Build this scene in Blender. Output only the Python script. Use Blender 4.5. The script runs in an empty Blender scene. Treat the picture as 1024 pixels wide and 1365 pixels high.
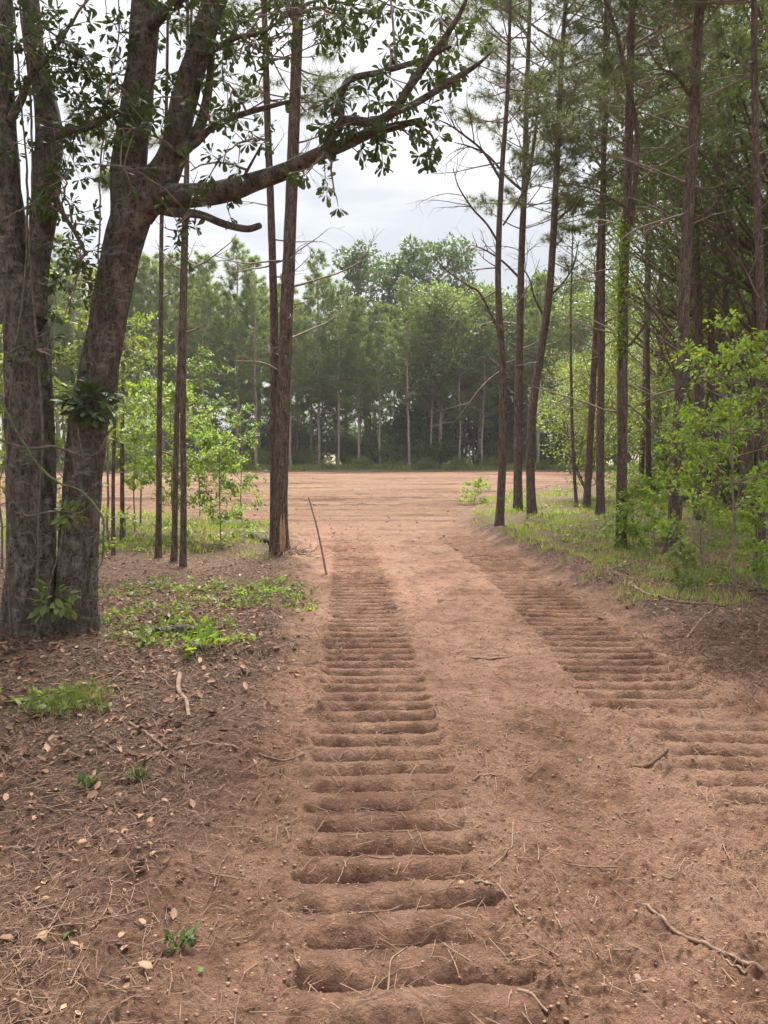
import bpy, math, random
import numpy as np
from mathutils import Vector, Matrix

SC = bpy.context.scene
COL = SC.collection

# ------------------------------------------------------------------ camera
FPX = 1025.0                      # focal length in photo pixels (1024 x 1365)
PITCH = math.radians(4.4)
CAM_Z = 1.6
cam = bpy.data.cameras.new('camera')
cam.sensor_fit = 'VERTICAL'
cam.sensor_height = 36.0
cam.lens = 36.0 * FPX / 1365.0
cam.clip_start = 0.05
cam.clip_end = 3000.0
co = bpy.data.objects.new('camera', cam)
COL.objects.link(co)
co.location = (0, 0, CAM_Z)
co.rotation_euler = (math.pi / 2 - PITCH, 0, 0)
SC.camera = co

# ------------------------------------------------------------------ sky, sun, exposure
SUN_EL, SUN_AZ = math.radians(56), math.radians(4)     # high, ahead and a little to the right
SKY_STRENGTH = 0.1
w = bpy.data.worlds.new('World')
SC.world = w
w.use_nodes = True
nt = w.node_tree
nt.nodes.clear()
N = nt.nodes.new
L = nt.links.new
out = N('ShaderNodeOutputWorld')
bg = N('ShaderNodeBackground')
bg.inputs['Strength'].default_value = SKY_STRENGTH
sky = N('ShaderNodeTexSky')
sky.sky_type = 'NISHITA'
sky.sun_disc = False
sky.sun_elevation = SUN_EL
sky.sun_rotation = SUN_AZ
tc = N('ShaderNodeTexCoord')
mp = N('ShaderNodeMapping')
mp.inputs['Scale'].default_value = (1.0, 1.0, 2.6)
mp.inputs['Location'].default_value = (0.35, 0.0, 0.2)
L(tc.outputs['Generated'], mp.inputs['Vector'])
nz = N('ShaderNodeTexNoise')
nz.inputs['Scale'].default_value = 4.6
nz.inputs['Detail'].default_value = 7.0
nz.inputs['Roughness'].default_value = 0.52
nz.inputs['Distortion'].default_value = 0.35
L(mp.outputs['Vector'], nz.inputs['Vector'])
rm = N('ShaderNodeValToRGB')
rm.color_ramp.elements[0].position = 0.40
rm.color_ramp.elements[0].color = (0.72, 0.715, 0.735, 1)
rm.color_ramp.elements[1].position = 0.60
rm.color_ramp.elements[1].color = (1.0, 0.985, 0.99, 1)
L(nz.outputs['Fac'], rm.inputs['Fac'])
# overcast luminance: (1 + 2 sin elevation) / 3 of the zenith
sx = N('ShaderNodeSeparateXYZ')
L(tc.outputs['Generated'], sx.inputs['Vector'])
mx = N('ShaderNodeMath'); mx.operation = 'MAXIMUM'; mx.inputs[1].default_value = 0.0
L(sx.outputs['Z'], mx.inputs[0])
ma = N('ShaderNodeMath'); ma.operation = 'MULTIPLY_ADD'
ma.inputs[1].default_value = 2.9
ma.inputs[2].default_value = 1.2
L(mx.outputs[0], ma.inputs[0])
sc_ = N('ShaderNodeVectorMath'); sc_.operation = 'SCALE'
L(rm.outputs['Color'], sc_.inputs[0])
L(ma.outputs[0], sc_.inputs['Scale'])
mixs = N('ShaderNodeMix'); mixs.data_type = 'RGBA'
mixs.inputs['Factor'].default_value = 0.94
L(sky.outputs['Color'], mixs.inputs['A'])
L(sc_.outputs['Vector'], mixs.inputs['B'])
L(mixs.outputs['Result'], bg.inputs['Color'])
L(bg.outputs['Background'], out.inputs['Surface'])

sun = bpy.data.lights.new('sun', 'SUN')
sun.energy = 3.3
sun.angle = math.radians(30)
sun.color = (1.0, 0.965, 0.91)
so = bpy.data.objects.new('sun', sun)
COL.objects.link(so)
so.rotation_euler = Vector((-math.sin(SUN_AZ) * math.cos(SUN_EL), -math.cos(SUN_AZ) * math.cos(SUN_EL),
                            -math.sin(SUN_EL))).to_track_quat('-Z', 'Y').to_euler()

SC.view_settings.view_transform = 'Standard'
SC.view_settings.look = 'None'
SC.view_settings.gamma = 1.0
SC.view_settings.use_curve_mapping = False
SC.view_settings.exposure = 2.30
SC.render.engine = 'CYCLES'
SC.cycles.max_bounces = 8
SC.cycles.transparent_max_bounces = 4
SC.cycles.volume_bounces = 1

# ------------------------------------------------------------------ helpers
PI = math.pi
RNG = np.random.default_rng(7)


def ray(px, py):
    u = (px - 512.0) / FPX
    v = (682.5 - py) / FPX
    return np.array([u, math.cos(PITCH) + v * math.sin(PITCH), -math.sin(PITCH) + v * math.cos(PITCH)])


def at(px, py, Y):
    """world point at distance Y ahead seen at a pixel of the photograph"""
    d = ray(px, py)
    return np.array([d[0] / d[1] * Y, Y, CAM_Z + d[2] / d[1] * Y])


def gy(py):
    """distance of flat ground at a picture row"""
    d = ray(512, py)
    return -CAM_Z / d[2] * d[1]


def gp(px, py):
    Y = gy(py)
    p = at(px, py, Y)
    return p[0], Y


def norm(a):
    return a / np.maximum(np.linalg.norm(a, axis=-1, keepdims=True), 1e-9)


def sphere(rng, n):
    return norm(rng.normal(size=(n, 3)))


def perlin(x, y, seed=0):
    x = np.asarray(x, dtype=np.float64)
    y = np.asarray(y, dtype=np.float64)
    xi = np.floor(x).astype(np.int64)
    yi = np.floor(y).astype(np.int64)
    fx = x - xi
    fy = y - yi

    def g(ix, iy, dx, dy):
        h = (ix * 374761393 + iy * 668265263 + seed * 974634773) & 0xffffffff
        h = ((h ^ (h >> 13)) * 1274126177) & 0xffffffff
        h = (h ^ (h >> 16)) & 0xffff
        a = h * (2 * PI / 65536.0)
        return np.cos(a) * dx + np.sin(a) * dy
    ux = fx * fx * fx * (fx * (fx * 6 - 15) + 10)
    uy = fy * fy * fy * (fy * (fy * 6 - 15) + 10)
    a = g(xi, yi, fx, fy)
    b = g(xi + 1, yi, fx - 1, fy)
    c = g(xi, yi + 1, fx, fy - 1)
    d = g(xi + 1, yi + 1, fx - 1, fy - 1)
    return (a + ux * (b - a) + uy * ((c + ux * (d - c)) - (a + ux * (b - a)))) * 1.4


def sstep(a, b, x):
    t = np.clip((x - a) / (b - a), 0, 1)
    return t * t * (3 - 2 * t)


class Buf:
    """collects vertices and faces and links them as one mesh object"""

    def __init__(self):
        self.V, self.F, self.M, self.n = [], [], [], 0

    def add(self, V, F, mat=0):
        V = np.asarray(V, dtype=np.float64).reshape(-1, 3)
        F = np.asarray(F, dtype=np.int64)
        if len(F) == 0:
            return
        self.V.append(V)
        self.F.append(F + self.n)
        self.M.append(mat)
        self.n += len(V)

    def mesh(self, name, mats, origin=(0, 0, 0), smooth=False):
        me = bpy.data.meshes.new(name)
        V = np.concatenate(self.V) - np.asarray(origin, dtype=np.float64)
        loops = np.concatenate([f.ravel() for f in self.F])
        tot = np.concatenate([np.full(len(f), f.shape[1]) for f in self.F])
        mi = np.concatenate([np.full(len(f), m) for f, m in zip(self.F, self.M)])
        start = np.concatenate([[0], np.cumsum(tot)[:-1]])
        me.vertices.add(len(V))
        me.loops.add(len(loops))
        me.polygons.add(len(tot))
        me.vertices.foreach_set('co', V.astype(np.float32).ravel())
        me.loops.foreach_set('vertex_index', loops.astype(np.int32))
        me.polygons.foreach_set('loop_start', start.astype(np.int32))
        for m in mats:
            me.materials.append(m)
        me.polygons.foreach_set('material_index', mi.astype(np.int32))
        if smooth:
            me.polygons.foreach_set('use_smooth', np.ones(len(tot), dtype=bool))
        me.update(calc_edges=True)
        return me

    def build(self, name, mats, parent=None, origin=(0, 0, 0), smooth=False, loc=None):
        o = bpy.data.objects.new(name, self.mesh(name, mats, origin, smooth))
        COL.objects.link(o)
        if parent is not None:
            o.parent = parent
        if loc is not None:
            o.location = loc
        return o


def tag(o, label, cat, group=None, kind=None):
    if label:
        o['label'] = label
    if cat:
        o['category'] = cat
    if group:
        o['group'] = group
    if kind:
        o['kind'] = kind
    return o


def empty(name, loc, label=None, cat=None, group=None, rz=0.0):
    o = bpy.data.objects.new(name, None)
    o.empty_display_size = 0.2
    COL.objects.link(o)
    o.location = loc
    o.rotation_euler = (0, 0, rz)
    return tag(o, label, cat, group)


def dup(root, loc, rz=0.0, s=1.0, label=None, group=None, sz=None):
    r = root.copy()
    COL.objects.link(r)
    r.location = loc
    r.rotation_euler = (0, 0, rz)
    r.scale = (s, s, sz or s)
    if label:
        r['label'] = label
    if group:
        r['group'] = group
    for ch in root.children:
        c = ch.copy()
        COL.objects.link(c)
        c.parent = r
        for g in ch.children:
            d = g.copy()
            COL.objects.link(d)
            d.parent = c
    return r


def tubes(P, R, n=6):
    """P (N,k,3), R (N,k): tapered tubes"""
    P = np.asarray(P, dtype=np.float64)
    R = np.asarray(R, dtype=np.float64)
    if P.ndim == 2:
        P = P[None]
        R = R[None]
    Nn, k, _ = P.shape
    T = norm(np.gradient(P, axis=1))
    mT = norm(P[:, -1] - P[:, 0])
    ref = np.where(np.abs(mT[:, 2:3]) < 0.8, np.array([[0, 0, 1.0]]), np.array([[1.0, 0, 0]]))
    A = norm(np.cross(T, ref[:, None, :]))
    B = np.cross(T, A)
    th = np.arange(n) * 2 * PI / n
    V = P[:, :, None, :] + R[:, :, None, None] * (np.cos(th)[None, None, :, None] * A[:, :, None, :]
                                                 + np.sin(th)[None, None, :, None] * B[:, :, None, :])
    i = np.arange(k - 1)[:, None] * n
    j = np.arange(n)[None, :]
    j2 = (j + 1) % n
    F = np.stack([i + j, i + j2, i + n + j2, i + n + j], axis=-1).reshape(-1, 4)
    F = (F[None] + (np.arange(Nn) * k * n)[:, None, None]).reshape(-1, 4)
    return V.reshape(-1, 3), F


def smooth_path(pts, m):
    """Catmull-Rom through points with any number of columns"""
    P = np.asarray(pts, dtype=np.float64)
    P = np.vstack([2 * P[0] - P[1], P, 2 * P[-1] - P[-2]])
    n = len(P) - 3
    t = np.linspace(0, n - 1e-6, m)
    i = t.astype(int)
    f = (t - i)[:, None]
    a, b, c, d = P[i], P[i + 1], P[i + 2], P[i + 3]
    return 0.5 * (2 * b + (c - a) * f + (2 * a - 5 * b + 4 * c - d) * f ** 2 + (3 * b - a - 3 * c + d) * f ** 3)


# leaf outlines: x across, y along, z up, length 1
LEAF_DIAMOND = (np.array([[0, 0, 0], [-.28, .45, .07], [0, 1, -.02], [.28, .45, .07]]), np.array([[0, 2, 1], [0, 3, 2]]))
LEAF_OVAL = (np.array([[0, 0, 0], [-.2, .28, .05], [-.22, .62, .06], [0, 1, -.06], [.22, .62, .06], [.2, .28, .05], [0, .5, 0]]),
             np.array([[0, 6, 1], [1, 6, 2], [2, 6, 3], [3, 6, 4], [4, 6, 5], [5, 6, 0]]))
LEAF_SPOON = (np.array([[0, 0, 0], [-.07, .3, .02], [-.21, .68, .07], [-.17, .93, .05], [0, 1, -.05], [.17, .93, .05],
                        [.21, .68, .07], [.07, .3, .02], [0, .62, 0]]),
              np.array([[0, 8, 1], [1, 8, 2], [2, 8, 3], [3, 8, 4], [4, 8, 5], [5, 8, 6], [6, 8, 7], [7, 8, 0]]))
LEAF_LOBED = (np.array([[0, 0, 0], [-.12, .18, .02], [-.36, .3, .10], [-.16, .42, .05], [-.40, .62, .12], [-.14, .7, .05],
                        [0, 1, -.10], [.14, .7, .05], [.38, .58, .10], [.16, .42, .05], [.33, .28, .09], [.12, .18, .02],
                        [0, .45, -.02]]),
              np.array([[i, 12, (i + 1) % 12] for i in range(12)])[:, ::-1])
LEAF_CURL = (np.array([[0, 0, 0], [-.25, .3, .22], [-.2, .75, .26], [0, .4, 0], [0, 1, .18], [.2, .75, .16], [.27, .3, .10]]),
             np.array([[0, 3, 1], [1, 3, 2], [2, 3, 4], [4, 3, 5], [5, 3, 6], [6, 3, 0]]))


def leaves(P, D, Nv, Ln, tpl):
    """place leaf outlines: P points, D along, Nv face normal, Ln lengths"""
    TV, TF = tpl
    D = norm(D)
    S = norm(np.cross(D, Nv))
    Nn = np.cross(S, D)
    Ln = np.broadcast_to(Ln, (len(P),))[:, None, None]
    V = P[:, None, :] + Ln * (TV[None, :, 0:1] * S[:, None, :] + TV[None, :, 1:2] * D[:, None, :] + TV[None, :, 2:3] * Nn[:, None, :])
    F = TF[None] + (np.arange(len(P)) * len(TV))[:, None, None]
    return V.reshape(-1, 3), F.reshape(-1, TF.shape[1])


def needles(rng, P, D, n, length, width, spread=0.8, droop=0.12):
    """bursts of n needles at P pointing along D"""
    M = len(P)
    d = norm(D)[:, None, :] * 0.62 + spread * sphere(rng, M * n).reshape(M, n, 3)
    d[..., 2] -= droop
    d = norm(d).reshape(-1, 3)
    p = np.repeat(P, n, axis=0)
    s = norm(np.cross(d, sphere(rng, M * n))) * (width * 0.5)
    ln = length * rng.uniform(0.7, 1.15, (M * n, 1))
    V = np.stack([p - s, p + s, p + d * ln + s * 0.3], axis=1).reshape(-1, 3)
    F = np.arange(M * n * 3).reshape(-1, 3)
    return V, F


# ------------------------------------------------------------------ materials
def new_mat(name):
    m = bpy.data.materials.new(name)
    m.use_nodes = True
    m.node_tree.nodes.clear()
    return m, m.node_tree.nodes.new, m.node_tree.links.new


def ramp(N, stops):
    r = N('ShaderNodeValToRGB')
    e = r.color_ramp.elements
    while len(e) < len(stops):
        e.new(0.5)
    for q, (p, c) in zip(e, stops):
        q.position = p
        q.color = (*c, 1)
    return r


def noise(N, L, scale, detail=4, rough=0.55, vec=None, dist=0.0):
    n = N('ShaderNodeTexNoise')
    n.inputs['Scale'].default_value = scale
    n.inputs['Detail'].default_value = detail
    n.inputs['Roughness'].default_value = rough
    n.inputs['Distortion'].default_value = dist
    if vec is not None:
        L(vec, n.inputs['Vector'])
    return n


def mixc(N, L, fac, a, b, mode='MIX'):
    m = N('ShaderNodeMix')
    m.data_type = 'RGBA'
    m.blend_type = mode
    for s, v in (('Factor', fac), ('A', a), ('B', b)):
        if isinstance(v, (int, float)):
            m.inputs[s].default_value = v
        elif isinstance(v, tuple):
            m.inputs[s].default_value = (*v, 1)
        else:
            L(v, m.inputs[s])
    return m.outputs['Result']


def leaf_mat(name, cols, transl=0.35, rough=0.5, tcol=None):
    m, N, L = new_mat(name)
    g = N('ShaderNodeNewGeometry')
    r = ramp(N, [(i / max(1, len(cols) - 1), c) for i, c in enumerate(cols)])
    L(g.outputs['Random Per Island'], r.inputs['Fac'])
    p = N('ShaderNodeBsdfPrincipled')
    p.inputs['Roughness'].default_value = rough
    p.inputs['Specular IOR Level'].default_value = 0.3
    L(r.outputs['Color'], p.inputs['Base Color'])
    t = N('ShaderNodeBsdfTranslucent')
    tc_ = mixc(N, L, 1.0, r.outputs['Color'], tcol or (1.25, 1.2, 0.55), 'MULTIPLY')
    L(tc_, t.inputs['Color'])
    ms = N('ShaderNodeMixShader')
    ms.inputs['Fac'].default_value = transl
    L(p.outputs[0], ms.inputs[1])
    L(t.outputs[0], ms.inputs[2])
    o = N('ShaderNodeOutputMaterial')
    L(ms.outputs[0], o.inputs['Surface'])
    return m


def bark_mat(name, dark, mid, light, sc=(9, 9, 2.2), bump=0.02, spots=None, moss=None, spot_at=0.60):
    m, N, L = new_mat(name)
    tcn = N('ShaderNodeTexCoord')
    mpn = N('ShaderNodeMapping')
    mpn.inputs['Scale'].default_value = sc
    L(tcn.outputs['Object'], mpn.inputs['Vector'])
    n1 = noise(N, L, 1.0, 7, 0.62, mpn.outputs['Vector'], 0.8)
    n4 = noise(N, L, 3.1, 6, 0.65, mpn.outputs['Vector'], 1.2)
    r = ramp(N, [(0.30, dark), (0.48, mid), (0.68, light)])
    L(n1.outputs['Fac'], r.inputs['Fac'])
    fis = ramp(N, [(0.38, (0.33, 0.31, 0.30)), (0.50, (1, 1, 1)), (0.68, (1.25, 1.22, 1.2))])
    L(n4.outputs['Fac'], fis.inputs['Fac'])
    c = mixc(N, L, 1.0, r.outputs['Color'], fis.outputs['Color'], 'MULTIPLY')
    if spots:
        mp2 = N('ShaderNodeMapping')
        mp2.inputs['Scale'].default_value = (8, 8, 19)
        L(tcn.outputs['Object'], mp2.inputs['Vector'])
        n2 = noise(N, L, 1.0, 7, 0.72, mp2.outputs['Vector'], 0.6)
        s = ramp(N, [(spot_at, (0, 0, 0)), (spot_at + 0.10, (0.75, 0.75, 0.75))])
        L(n2.outputs['Fac'], s.inputs['Fac'])
        c = mixc(N, L, s.outputs['Color'], c, spots)
    if moss:
        n3 = noise(N, L, 1.3, 3, 0.6, tcn.outputs['Object'])
        s = ramp(N, [(0.5, (0, 0, 0)), (0.75, (0.6, 0.6, 0.6))])
        L(n3.outputs['Fac'], s.inputs['Fac'])
        c = mixc(N, L, s.outputs['Color'], c, moss)
    p = N('ShaderNodeBsdfPrincipled')
    p.inputs['Roughness'].default_value = 0.9
    p.inputs['Specular IOR Level'].default_value = 0.15
    L(c, p.inputs['Base Color'])
    h = N('ShaderNodeMath'); h.operation = 'MULTIPLY_ADD'; h.inputs[1].default_value = 0.8
    L(n4.outputs['Fac'], h.inputs[0])
    L(n1.outputs['Fac'], h.inputs[2])
    b = N('ShaderNodeBump')
    b.inputs['Strength'].default_value = 1.0
    b.inputs['Distance'].default_value = bump
    L(h.outputs[0], b.inputs['Height'])
    L(b.outputs['Normal'], p.inputs['Normal'])
    o = N('ShaderNodeOutputMaterial')
    L(p.outputs[0], o.inputs['Surface'])
    return m


def plain_mat(name, c1, c2, scale=20, rough=0.9):
    m, N, L = new_mat(name)
    tcn = N('ShaderNodeTexCoord')
    n1 = noise(N, L, scale, 4, 0.6, tcn.outputs['Object'])
    r = ramp(N, [(0.35, c1), (0.65, c2)])
    L(n1.outputs['Fac'], r.inputs['Fac'])
    p = N('ShaderNodeBsdfPrincipled')
    p.inputs['Roughness'].default_value = rough
    p.inputs['Specular IOR Level'].default_value = 0.2
    L(r.outputs['Color'], p.inputs['Base Color'])
    o = N('ShaderNodeOutputMaterial')
    L(p.outputs[0], o.inputs['Surface'])
    return m


def island_mat(name, cols, rough=0.9):
    return leaf_mat(name, cols, 0.08, rough, (1, 0.9, 0.8))


def ground_mat():
    m, N, L = new_mat('ground_soil')
    tcn = N('ShaderNodeTexCoord')
    pos = tcn.outputs['Object']
    big = noise(N, L, 0.9, 5, 0.6, pos)
    mid = noise(N, L, 7, 6, 0.65, pos)
    fine = noise(N, L, 70, 6, 0.7, pos)
    grit = noise(N, L, 260, 3, 0.6, pos)
    # bare reddish soil, moister in blotches
    r1 = ramp(N, [(0.3, (0.25, 0.138, 0.092)), (0.5, (0.355, 0.206, 0.140)), (0.72, (0.44, 0.272, 0.188))])
    L(big.outputs['Fac'], r1.inputs['Fac'])
    r2 = ramp(N, [(0.3, (0.60, 0.56, 0.55)), (0.5, (1, 1, 1)), (0.72, (1.22, 1.20, 1.18))])
    L(mid.outputs['Fac'], r2.inputs['Fac'])
    soil = mixc(N, L, 1.0, r1.outputs['Color'], r2.outputs['Color'], 'MULTIPLY')
    r3 = ramp(N, [(0.32, (0.66, 0.63, 0.62)), (0.5, (1, 1, 1)), (0.7, (1.20, 1.18, 1.16))])
    L(fine.outputs['Fac'], r3.inputs['Fac'])
    soil = mixc(N, L, 0.8, soil, r3.outputs['Color'], 'MULTIPLY')
    pat = noise(N, L, 1.7, 6, 0.62, pos, 0.8)
    rp = ramp(N, [(0.36, (0.72, 0.68, 0.67)), (0.47, (1, 1, 1)), (0.60, (1.0, 1.0, 1.0)), (0.72, (1.14, 1.13, 1.12))])
    L(pat.outputs['Fac'], rp.inputs['Fac'])
    soil = mixc(N, L, 1.0, soil, rp.outputs['Color'], 'MULTIPLY')
    # tilled field: drier and more orange
    ff = N('ShaderNodeAttribute'); ff.attribute_name = 'field'
    rf = ramp(N, [(0.40, (0.10, 0.057, 0.037)), (0.49, (0.182, 0.106, 0.066)), (0.64, (0.242, 0.147, 0.093))])
    mpf = N('ShaderNodeMapping')
    mpf.inputs['Scale'].default_value = (0.16, 1.3, 1)
    L(pos, mpf.inputs['Vector'])
    nf = noise(N, L, 1.0, 7, 0.7, mpf.outputs['Vector'])
    L(nf.outputs['Fac'], rf.inputs['Fac'])
    fieldc = mixc(N, L, 0.5, rf.outputs['Color'], r2.outputs['Color'], 'MULTIPLY')
    soil = mixc(N, L, ff.outputs['Fac'], soil, fieldc)
    # soil turned up by the crawler shoes is moister
    tf_ = N('ShaderNodeAttribute'); tf_.attribute_name = 'track'
    rt_ = ramp(N, [(0.35, (0.86, 0.84, 0.83)), (0.65, (1.0, 1.0, 1.0))])
    L(mid.outputs['Fac'], rt_.inputs['Fac'])
    damp = mixc(N, L, 1.0, soil, rt_.outputs['Color'], 'MULTIPLY')
    soil = mixc(N, L, tf_.outputs['Fac'], soil, damp)
    # forest floor: rotted needles and leaf crumbs
    lf = N('ShaderNodeAttribute'); lf.attribute_name = 'litter'
    lm = noise(N, L, 34, 5, 0.7, pos)
    rl = ramp(N, [(0.34, (0.055, 0.035, 0.026)), (0.5, (0.145, 0.092, 0.064)), (0.62, (0.24, 0.155, 0.108)), (0.76, (0.36, 0.25, 0.175))])
    L(lm.outputs['Fac'], rl.inputs['Fac'])
    lit = mixc(N, L, 0.8, rl.outputs['Color'], r2.outputs['Color'], 'MULTIPLY')
    soil = mixc(N, L, lf.outputs['Fac'], soil, lit)
    # thin green film where grass roots
    gf = N('ShaderNodeAttribute'); gf.attribute_name = 'green'
    soil = mixc(N, L, gf.outputs['Fac'], soil, (0.13, 0.15, 0.055))
    p = N('ShaderNodeBsdfPrincipled')
    p.inputs['Roughness'].default_value = 0.95
    p.inputs['Specular IOR Level'].default_value = 0.12
    L(soil, p.inputs['Base Color'])
    gran = noise(N, L, 28, 6, 0.68, pos, 0.4)
    a1 = N('ShaderNodeMath'); a1.operation = 'MULTIPLY_ADD'; a1.inputs[1].default_value = 0.30
    L(grit.outputs['Fac'], a1.inputs[0]); L(fine.outputs['Fac'], a1.inputs[2])
    a2 = N('ShaderNodeMath'); a2.operation = 'MULTIPLY_ADD'; a2.inputs[1].default_value = 1.3
    L(gran.outputs['Fac'], a2.inputs[0]); L(a1.outputs[0], a2.inputs[2])
    b = N('ShaderNodeBump')
    b.inputs['Strength'].default_value = 1.0
    b.inputs['Distance'].default_value = 0.045
    L(a2.outputs[0], b.inputs['Height'])
    L(b.outputs['Normal'], p.inputs['Normal'])
    o = N('ShaderNodeOutputMaterial')
    L(p.outputs[0], o.inputs['Surface'])
    return m


M_GROUND = ground_mat()
M_OAK = bark_mat('oak_bark', (0.060, 0.050, 0.042), (0.138, 0.113, 0.094), (0.235, 0.200, 0.172), (13, 13, 5.5), 0.05,
                 spots=(0.30, 0.285, 0.26), moss=(0.085, 0.08, 0.05), spot_at=0.53)
M_PINE = bark_mat('pine_bark', (0.060, 0.046, 0.039), (0.140, 0.104, 0.085), (0.26, 0.205, 0.172), (30, 30, 7), 0.035)
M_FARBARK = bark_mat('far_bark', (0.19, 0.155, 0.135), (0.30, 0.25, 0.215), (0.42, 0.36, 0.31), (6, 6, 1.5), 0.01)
M_TWIG = plain_mat('dead_twig', (0.13, 0.10, 0.085), (0.26, 0.21, 0.175), 9)
M_STICK = plain_mat('stick_wood', (0.14, 0.088, 0.062), (0.29, 0.195, 0.14), 30)
M_VINE = plain_mat('vine_wood', (0.075, 0.064, 0.050), (0.17, 0.145, 0.112), 22)
M_GVINE = plain_mat('green_vine', (0.075, 0.10, 0.045), (0.15, 0.17, 0.08), 14)
M_CHAR = plain_mat('charred_wood', (0.018, 0.016, 0.015), (0.06, 0.05, 0.045), 25)
M_SPLINT = plain_mat('split_wood', (0.30, 0.17, 0.09), (0.48, 0.30, 0.17), 18)
M_ROOT = plain_mat('muddy_root', (0.09, 0.052, 0.036), (0.17, 0.10, 0.068), 30)
M_STONE = plain_mat('stone', (0.17, 0.11, 0.085), (0.27, 0.19, 0.15), 60)
M_CLOD = plain_mat('clod_soil', (0.21, 0.122, 0.080), (0.33, 0.195, 0.132), 30)
M_OAKLEAF = leaf_mat('oak_leaf_green', [(0.035, 0.055, 0.022), (0.055, 0.085, 0.030), (0.075, 0.105, 0.038)], 0.25)
M_NEEDLE = leaf_mat('pine_needle_green', [(0.085, 0.115, 0.06), (0.115, 0.145, 0.074), (0.155, 0.18, 0.092)], 0.35)
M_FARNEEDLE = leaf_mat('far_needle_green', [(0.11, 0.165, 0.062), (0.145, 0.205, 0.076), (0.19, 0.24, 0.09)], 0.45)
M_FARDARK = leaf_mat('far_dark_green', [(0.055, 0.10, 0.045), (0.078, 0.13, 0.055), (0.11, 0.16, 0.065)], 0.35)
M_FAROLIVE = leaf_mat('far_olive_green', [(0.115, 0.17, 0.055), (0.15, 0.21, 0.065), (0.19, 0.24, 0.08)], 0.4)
M_HARD = leaf_mat('hardwood_green', [(0.065, 0.10, 0.038), (0.090, 0.135, 0.046), (0.125, 0.175, 0.055)], 0.4)
M_UNDER = leaf_mat('understory_green', [(0.12, 0.165, 0.05), (0.165, 0.215, 0.06), (0.22, 0.26, 0.075)], 0.45)
M_BRIGHT = leaf_mat('sapling_green', [(0.125, 0.215, 0.035), (0.175, 0.285, 0.045), (0.24, 0.35, 0.06), (0.33, 0.38, 0.08)], 0.5)
M_WEED = leaf_mat('weed_green', [(0.105, 0.155, 0.045), (0.16, 0.21, 0.06), (0.23, 0.26, 0.085)], 0.45)
M_GRASS = leaf_mat('grass_green', [(0.14, 0.215, 0.055), (0.20, 0.27, 0.07), (0.28, 0.32, 0.10), (0.38, 0.32, 0.18)], 0.45)
M_DEAD = island_mat('dead_leaf', [(0.06, 0.033, 0.022), (0.13, 0.070, 0.045), (0.21, 0.118, 0.074), (0.29, 0.172, 0.108), (0.46, 0.29, 0.18)])
M_STRAW = island_mat('pine_straw', [(0.09, 0.054, 0.036), (0.17, 0.102, 0.068), (0.26, 0.165, 0.112)])
M_TAN = island_mat('tan_leaf', [(0.33, 0.20, 0.115), (0.40, 0.25, 0.15)])

# ------------------------------------------------------------------ ground shape
LE_Y = [-40, 0, 2, 3.5, 5.4, 8.2, 12, 15.5, 18, 19.5, 21, 24, 30, 60, 66, 72]
LE_X = [-.9, -.75, -.72, -.78, -.78, -.92, -1.30, -1.95, -3.0, -6, -13, -22, -30, -46, -48, -48]
RE_Y = [-40, 0, 3, 5.4, 8.6, 12.1, 15, 17, 22, 28, 34, 45, 60, 72]
RE_X = [3.2, 3.0, 2.95, 2.7, 2.35, 2.15, 1.95, 1.75, 2.5, 3.6, 9, 14, 18, 20]
FIELD_END = 69.0


def edges(y):
    return np.interp(y, LE_Y, LE_X), np.interp(y, RE_Y, RE_X)


def out_dist(x, y):
    """metres outside the bare soil (negative inside)"""
    l, r = edges(y)
    j = 0.22 * perlin(x * 1.1, y * 1.1, 31) + 0.12 * perlin(x * 3.1, y * 3.1, 32)
    return np.maximum(np.maximum(l - x, x - r), (y - FIELD_END) * 0.6) + j


def track_left(y):
    return np.interp(y, [0, 2.1, 3, 4.8, 6.5, 8.2, 10.4, 14, 18], [.10, .085, .02, -.06, -.14, -.24, -.36, -.62, -.9])


def track_right(y):
    a = np.interp(y, [0, 3.0, 3.6, 4.4, 4.75], [2.2, 2.02, 1.93, 1.86, 1.84])
    b = np.interp(y, [4.75, 6.2, 8.2, 10.4, 14, 18], [1.70, 1.74, 1.74, 1.70, 1.45, 1.2])
    return np.where(y < 4.75, a, b)


def grouser(ph):
    """one shoe print: groove, steep near face, round crest, long fall"""
    p = ph - np.floor(ph)
    return np.interp(p, [0, .035, .07, .12, .20, .28, .34, .40, .60, .80, .88, .97, 1.0],
                     [-1, -1, -.62, -.36, -.04, .20, .31, .28, .14, -.04, -.16, -.96, -1])


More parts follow.
